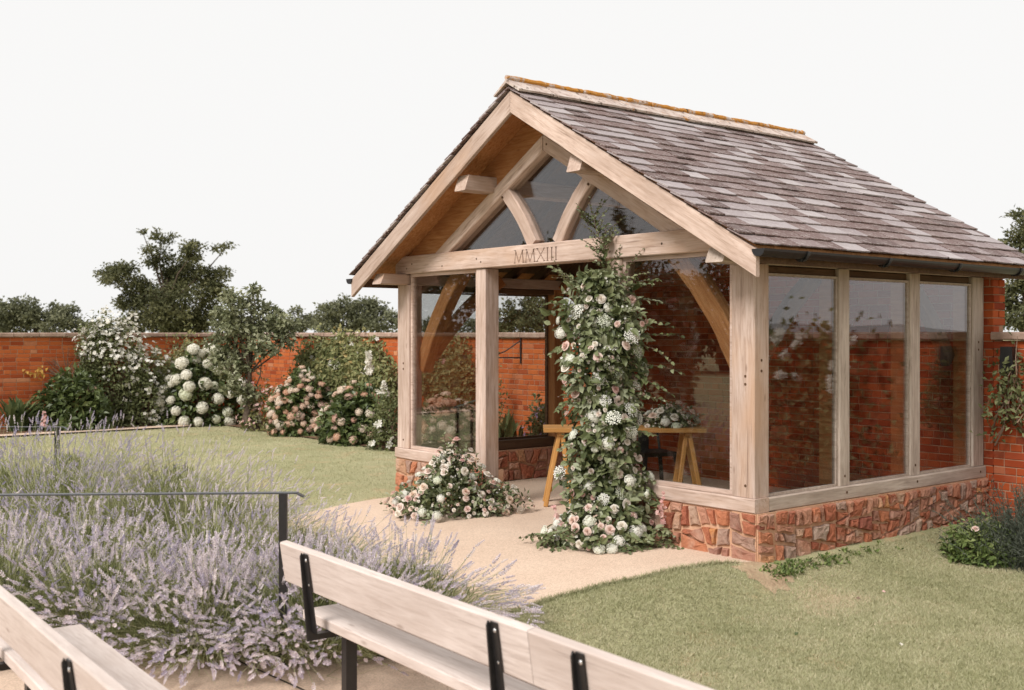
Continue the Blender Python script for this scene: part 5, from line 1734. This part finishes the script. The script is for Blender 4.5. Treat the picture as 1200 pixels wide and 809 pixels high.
def lavender(label, x, y, r, h, n, tone, lean=(0, 0), big=1.0, out=1.0):
    zb = float(hgt(x, y)) + .045
    t = thing('lavender_bush', label, 'lavender', (x, y, zb), 0, 'lavender bushes in the foreground bed')
    L, S, F = Acc(), Acc(), Acc()
    th = RNG.uniform(0, 2 * PI, n); q = np.sqrt(RNG.uniform(0, 1, n))
    A = np.array([x, y, zb]) + np.stack([np.cos(th) * q, np.sin(th) * q, 0 * q], 1) * r * .55
    rad = np.stack([np.cos(th) * q, np.sin(th) * q, 0 * q], 1)
    clump = RNG.normal(size=(14, 3)) * .28                                     # neighbouring stalks lean the same way
    ci = ((th / (2 * PI) * 7).astype(int) + 7 * (q > .6)) % 14
    d = rad * .85 * out + clump[ci] + RNG.normal(size=(n, 3)) * .17 + np.array([lean[0], lean[1], 0])
    d[:, 2] = RNG.uniform(.55, 1.15, n) * (1.15 - .55 * q * out)
    d = unit(d)
    ln = h * RNG.uniform(.62, 1.12, n)
    hor = np.linalg.norm(d[:, :2], axis=1)
    E = A + d * ln[:, None]; E[:, 2] -= .22 * ln * hor ** 2
    E[:, 2] = np.maximum(E[:, 2], zb + .05 + .08 * RNG.random(n))
    Mi = A * .5 + E * .5; Mi[:, 2] += .12 * ln * hor
    Mi += RNG.normal(size=(n, 3)) * .012
    tn = np.clip(tone + RNG.normal(size=n) * .22 + .1 * np.sin(ci * 2.1), 0, 1)
    stems_np(S, A, Mi, E, .0018, np.clip(.55 + RNG.normal(size=n) * .28, 0, 1))
    ax = unit(unit(E - Mi) + RNG.normal(size=(n, 3)) * .16)
    sc = RNG.uniform(.05, .10, n) * big * (1 if y < 7.3 else .85)
    kind = RNG.integers(0, 3, n)
    for k_ in range(3):
        m_ = kind == k_
        spread(F, SPK[k_][0], SPK[k_][1], E[m_] - ax[m_] * .01, ax[m_], sc[m_], tn[m_], RNG.uniform(.85, 1.15), SPK[k_][2])
    # leafless green stalks and the grey-green leafy base
    m = n // 2 if y < 7.3 else int(n * 1.3)
    j = RNG.integers(0, n, m)
    stems_np(S, A[j] + RNG.normal(size=(m, 3)) * .03, Mi[j] + RNG.normal(size=(m, 3)) * .04, E[j] * .8 + A[j] * .2 + RNG.normal(size=(m, 3)) * .05, .0013, RNG.random(m))
    m = int(n * 5)
    th = RNG.uniform(0, 2 * PI, m); el = RNG.uniform(.05, 1, m) * PI / 2; k = RNG.uniform(.25, .9, m)
    d2 = np.stack([np.cos(th) * np.cos(el), np.sin(th) * np.cos(el), np.sin(el)], 1)
    p = np.array([x, y, zb]) + d2 * np.array([r * .95, r * .95, h * .72]) * k[:, None]
    leaves(L, p, d2 + RNG.normal(size=(m, 3)) * .45 + [0, 0, .5], RNG.normal(size=(m, 3)), RNG.uniform(.04, .09, m), .006, np.clip(.45 + RNG.normal(size=m) * .3, 0, 1))
    link('leaves', L.mesh('leaves', False, (x, y, zb)), M['lav_leaf'], t, None, 'stuff')
    link('stalks', S.mesh('stalks', False, (x, y, zb)), M['lav_stem'], t, None, 'stuff')
    link('flower_spikes', F.mesh('flower_spikes', False, (x, y, zb)), M['lav_flower'], t, None, 'stuff')
LV = [
 ('lavender bush spilling onto the path behind the bench backrest', -.72, 6.95, .66, .58, 620, .6, (.15, 0), .95, 1.0),
 ('lavender bush at the bench end around the handrail post', -1.15, 6.55, .68, .58, 860, .68, (.05, -.12), 1.05, 1.1),
 ('lavender bush in front of the handrail, beside the corner of the seat', -1.80, 6.58, .72, .56, 1000, .7, (0, -.2), 1.1, 1.15),
 ('lavender bush at the left, behind the end of the left bench', -2.50, 6.80, .70, .62, 800, .65, (0, -.1), 1.05, 1.05),
 ('lavender bush cut by the left edge of the picture', -3.20, 6.90, .68, .66, 520, .6, (0, 0), 1.0, 1.0),
 ('lavender bush behind the handrail, its spikes over the path', -1.45, 7.65, .66, .70, 480, .62, (.2, 0), .85, 1.0),
 ('lavender bush behind the middle of the handrail', -2.10, 7.60, .70, .74, 640, .62, (.05, 0), .9, 1.0),
 ('lavender bush behind the handrail towards the left edge', -2.95, 7.75, .70, .72, 600, .55, (0, 0), .9, 1.0),
 ('bluish lavender bush at the left edge in the second row', -3.80, 7.95, .66, .7, 420, .4, (0, 0), .9, 1.0),
 ('tall lavender bush before the lawn', -2.20, 8.65, .68, .86, 480, .66, (.2, 0), .78, 1.0),
 ('tall pale lavender bush left of the lawn', -2.85, 9.05, .70, .96, 560, .68, (.05, 0), .8, 1.0),
 ('bluish lavender bush in the back row', -3.65, 9.05, .70, 1.0, 600, .3, (0, 0), .85, 1.0),
 ('bluish lavender bush in the back row by the far handrail', -4.35, 9.5, .70, 1.0, 600, .25, (0, 0), .85, 1.0),
 ('palest lavender bush at the back of the bed', -3.05, 10.0, .68, .98, 480, .68, (0, 0), .8, 1.0),
 ('dense tall lavender bush in front of the far handrail', -4.25, 10.6, .75, 1.02, 760, .45, (0, 0), .85, 1.0),
 ('lavender bush at the back of the bed by the left edge', -4.8, 10.3, .7, 1.0, 520, .35, (0, 0), .85, 1.0),
]
for a in LV: lavender(*a)

# ================================================================== GRASS BLADES, PETALS
def blades(label, n, xr, yr, keep, hmin, hmax, name):
    x = RNG.uniform(*xr, n); y = RNG.uniform(*yr, n)
    lx = (x - OX) * EX[0] + (y - OY) * EX[1]; ly = (x - OX) * EY[0] + (y - OY) * EY[1]
    k = keep(x, y, lx, ly); x, y = x[k], y[k]; n = len(x)
    z = hgt(x, y)
    a = RNG.uniform(0, 2 * PI, n); h = RNG.uniform(hmin, hmax, n); w = RNG.uniform(.0018, .0038, n)
    tone = .45 + .16 * np.sin(x * 2.1 + np.sin(y * 1.7)) * np.sin(y * 1.3 + 1) + .13 * np.sin(x * 5.3 + 2 * np.sin(y * 3.1)) * np.sin(y * 6.1 + 1.5 * np.sin(x * 4)) + .10 * np.sin(x * 13 + 3 * np.sin(y * 7)) * np.sin(y * 15 + 2 * np.sin(x * 9)) + RNG.normal(size=n) * .19
    tone += .35 * np.exp(-((lx[k] - 3.0) / .35) ** 2) * (.5 + .5 * np.sin(ly[k] * 3.1 + 1)) * (ly[k] > -.3)
    p = np.stack([x, y, z], 1); sd = np.stack([np.cos(a), np.sin(a), 0 * a], 1) * w[:, None]
    tip = p + np.stack([RNG.normal(size=n) * .6, RNG.normal(size=n) * .6, np.ones(n)], 1) * h[:, None]
    V = np.stack([p + sd, p - sd, tip], 1).reshape(-1, 3)
    T = np.arange(n * 3).reshape(-1, 3)
    A_ = Acc(); A_.add(V, T, np.repeat(np.clip(tone, 0, 1), 3))
    tag(link(name, A_.mesh(name), M['blade']), label, 'grass', kind='stuff')
edge = np.vectorize(path_edge)
def keepR(x, y, lx, ly):
    inb = (lx > edge(np.clip(ly, -2.5, 3.4)) - .015) & (ly > -2.52) & (ly < 3.3)
    dirt = (lx > 2.3) & (lx < 2.75) & (ly > -.35) & (ly < .25) & (RNG.random(len(x)) < .45)
    under = (lx < 2.53) & (ly > -.03)
    bed = (lx > 2.7) & (ly > 2.75)
    return inb & ~under & ~dirt & ~bed & (np.abs(x / y) < .52)
blades('short mown grass of the lawn right of the path', 620000, (-.5, 5.6), (5.4, 12.5), keepR, .009, .024, 'lawn_grass')
def keepL(x, y, lx, ly):
    return (lx < -2.03) & (ly < 2.14) & (lx > -11.9) & (x > -y * .52) & ~((y < 10.9) & (x < -.45 - np.maximum(0, y - 7.6) * .8)) & (ly > -6)
blades('short mown grass of the lawn left of the pavilion', 150000, (-9.5, .5), (8.5, 20.5), keepL, .010, .026, 'lawn_grass')
def keepE(x, y, lx, ly):
    e = edge(np.clip(ly, -2.5, 3.4))
    d = lx - e
    return (np.abs(d - .008) < .028 * (.4 + RNG.random(len(x)))) & (ly > -2.5) & (ly < -.12)
blades('longer ragged grass along the edge of the path', 260000, (-.5, 2.6), (5.6, 9.0), keepE, .018, .045, 'edge_grass')
PT = np.array([(0, 0, 0), (.5, -.4, .18), (1, 0, .1), (.5, .4, .18), (.5, 0, .02)]); PTT = [(0, 1, 4), (1, 2, 4), (2, 3, 4), (3, 0, 4)]
for i, (px, py, cn) in enumerate(((1033, 693, 'p'), (1174, 650, 'p'), (1195, 650, 'w'), (1148, 651, 'w'), (1160, 655, 'w'), (1055, 753, 'w'), (899, 703, 'w'), (711, 755, 'b'), (931, 745, 'g'), (1003, 700, 'b'), (1143, 660, 'b'), (1170, 662, 'b'))):
    z = -.2 + .02
    Yq = FPX * (EYE - z) / (py - 391); q = P(px, py, Yq)
    a = Acc(); spread(a, PT, PTT, [(q.x, q.y, q.z)], [(random.uniform(-.3, .3), -.5, .9)], .035, random.random())
    mt = {'p': M['blossom_pink'], 'w': M['blossom_white'], 'b': M['twig'], 'g': M['leaf_dark']}[cn]
    nm = {'p': 'rose_petal', 'w': 'rose_petal', 'b': 'dead_leaf', 'g': 'dead_leaf'}[cn]
    lb = ('pink rose petal alone on the open lawn, right of the plinth middle', 'pink rose petal on the lawn below the grey-green bush', 'white petal at the right edge below the grey-green bush',
          'white petal on the lawn left of the pink petal under the bush', 'white petal just below the low green shrub', 'white petal out on the lawn towards the bottom right', 'white petal on the lawn near the path corner',
          'brown dead leaf on the lawn close to the bench backrest', 'dark green leaf on the lawn below the plinth corner', 'brown dead leaf in the middle of the right lawn', 'brown dead leaf below the low green shrub', 'brown dead leaf under the pink petal by the bush')[i]
    o = link(nm, a.mesh(nm, False, (q.x, q.y, q.z)), mt); o.location = q
    tag(o, lb, 'petal' if cn in 'pw' else 'leaf', 'petals and leaves fallen on the lawn')
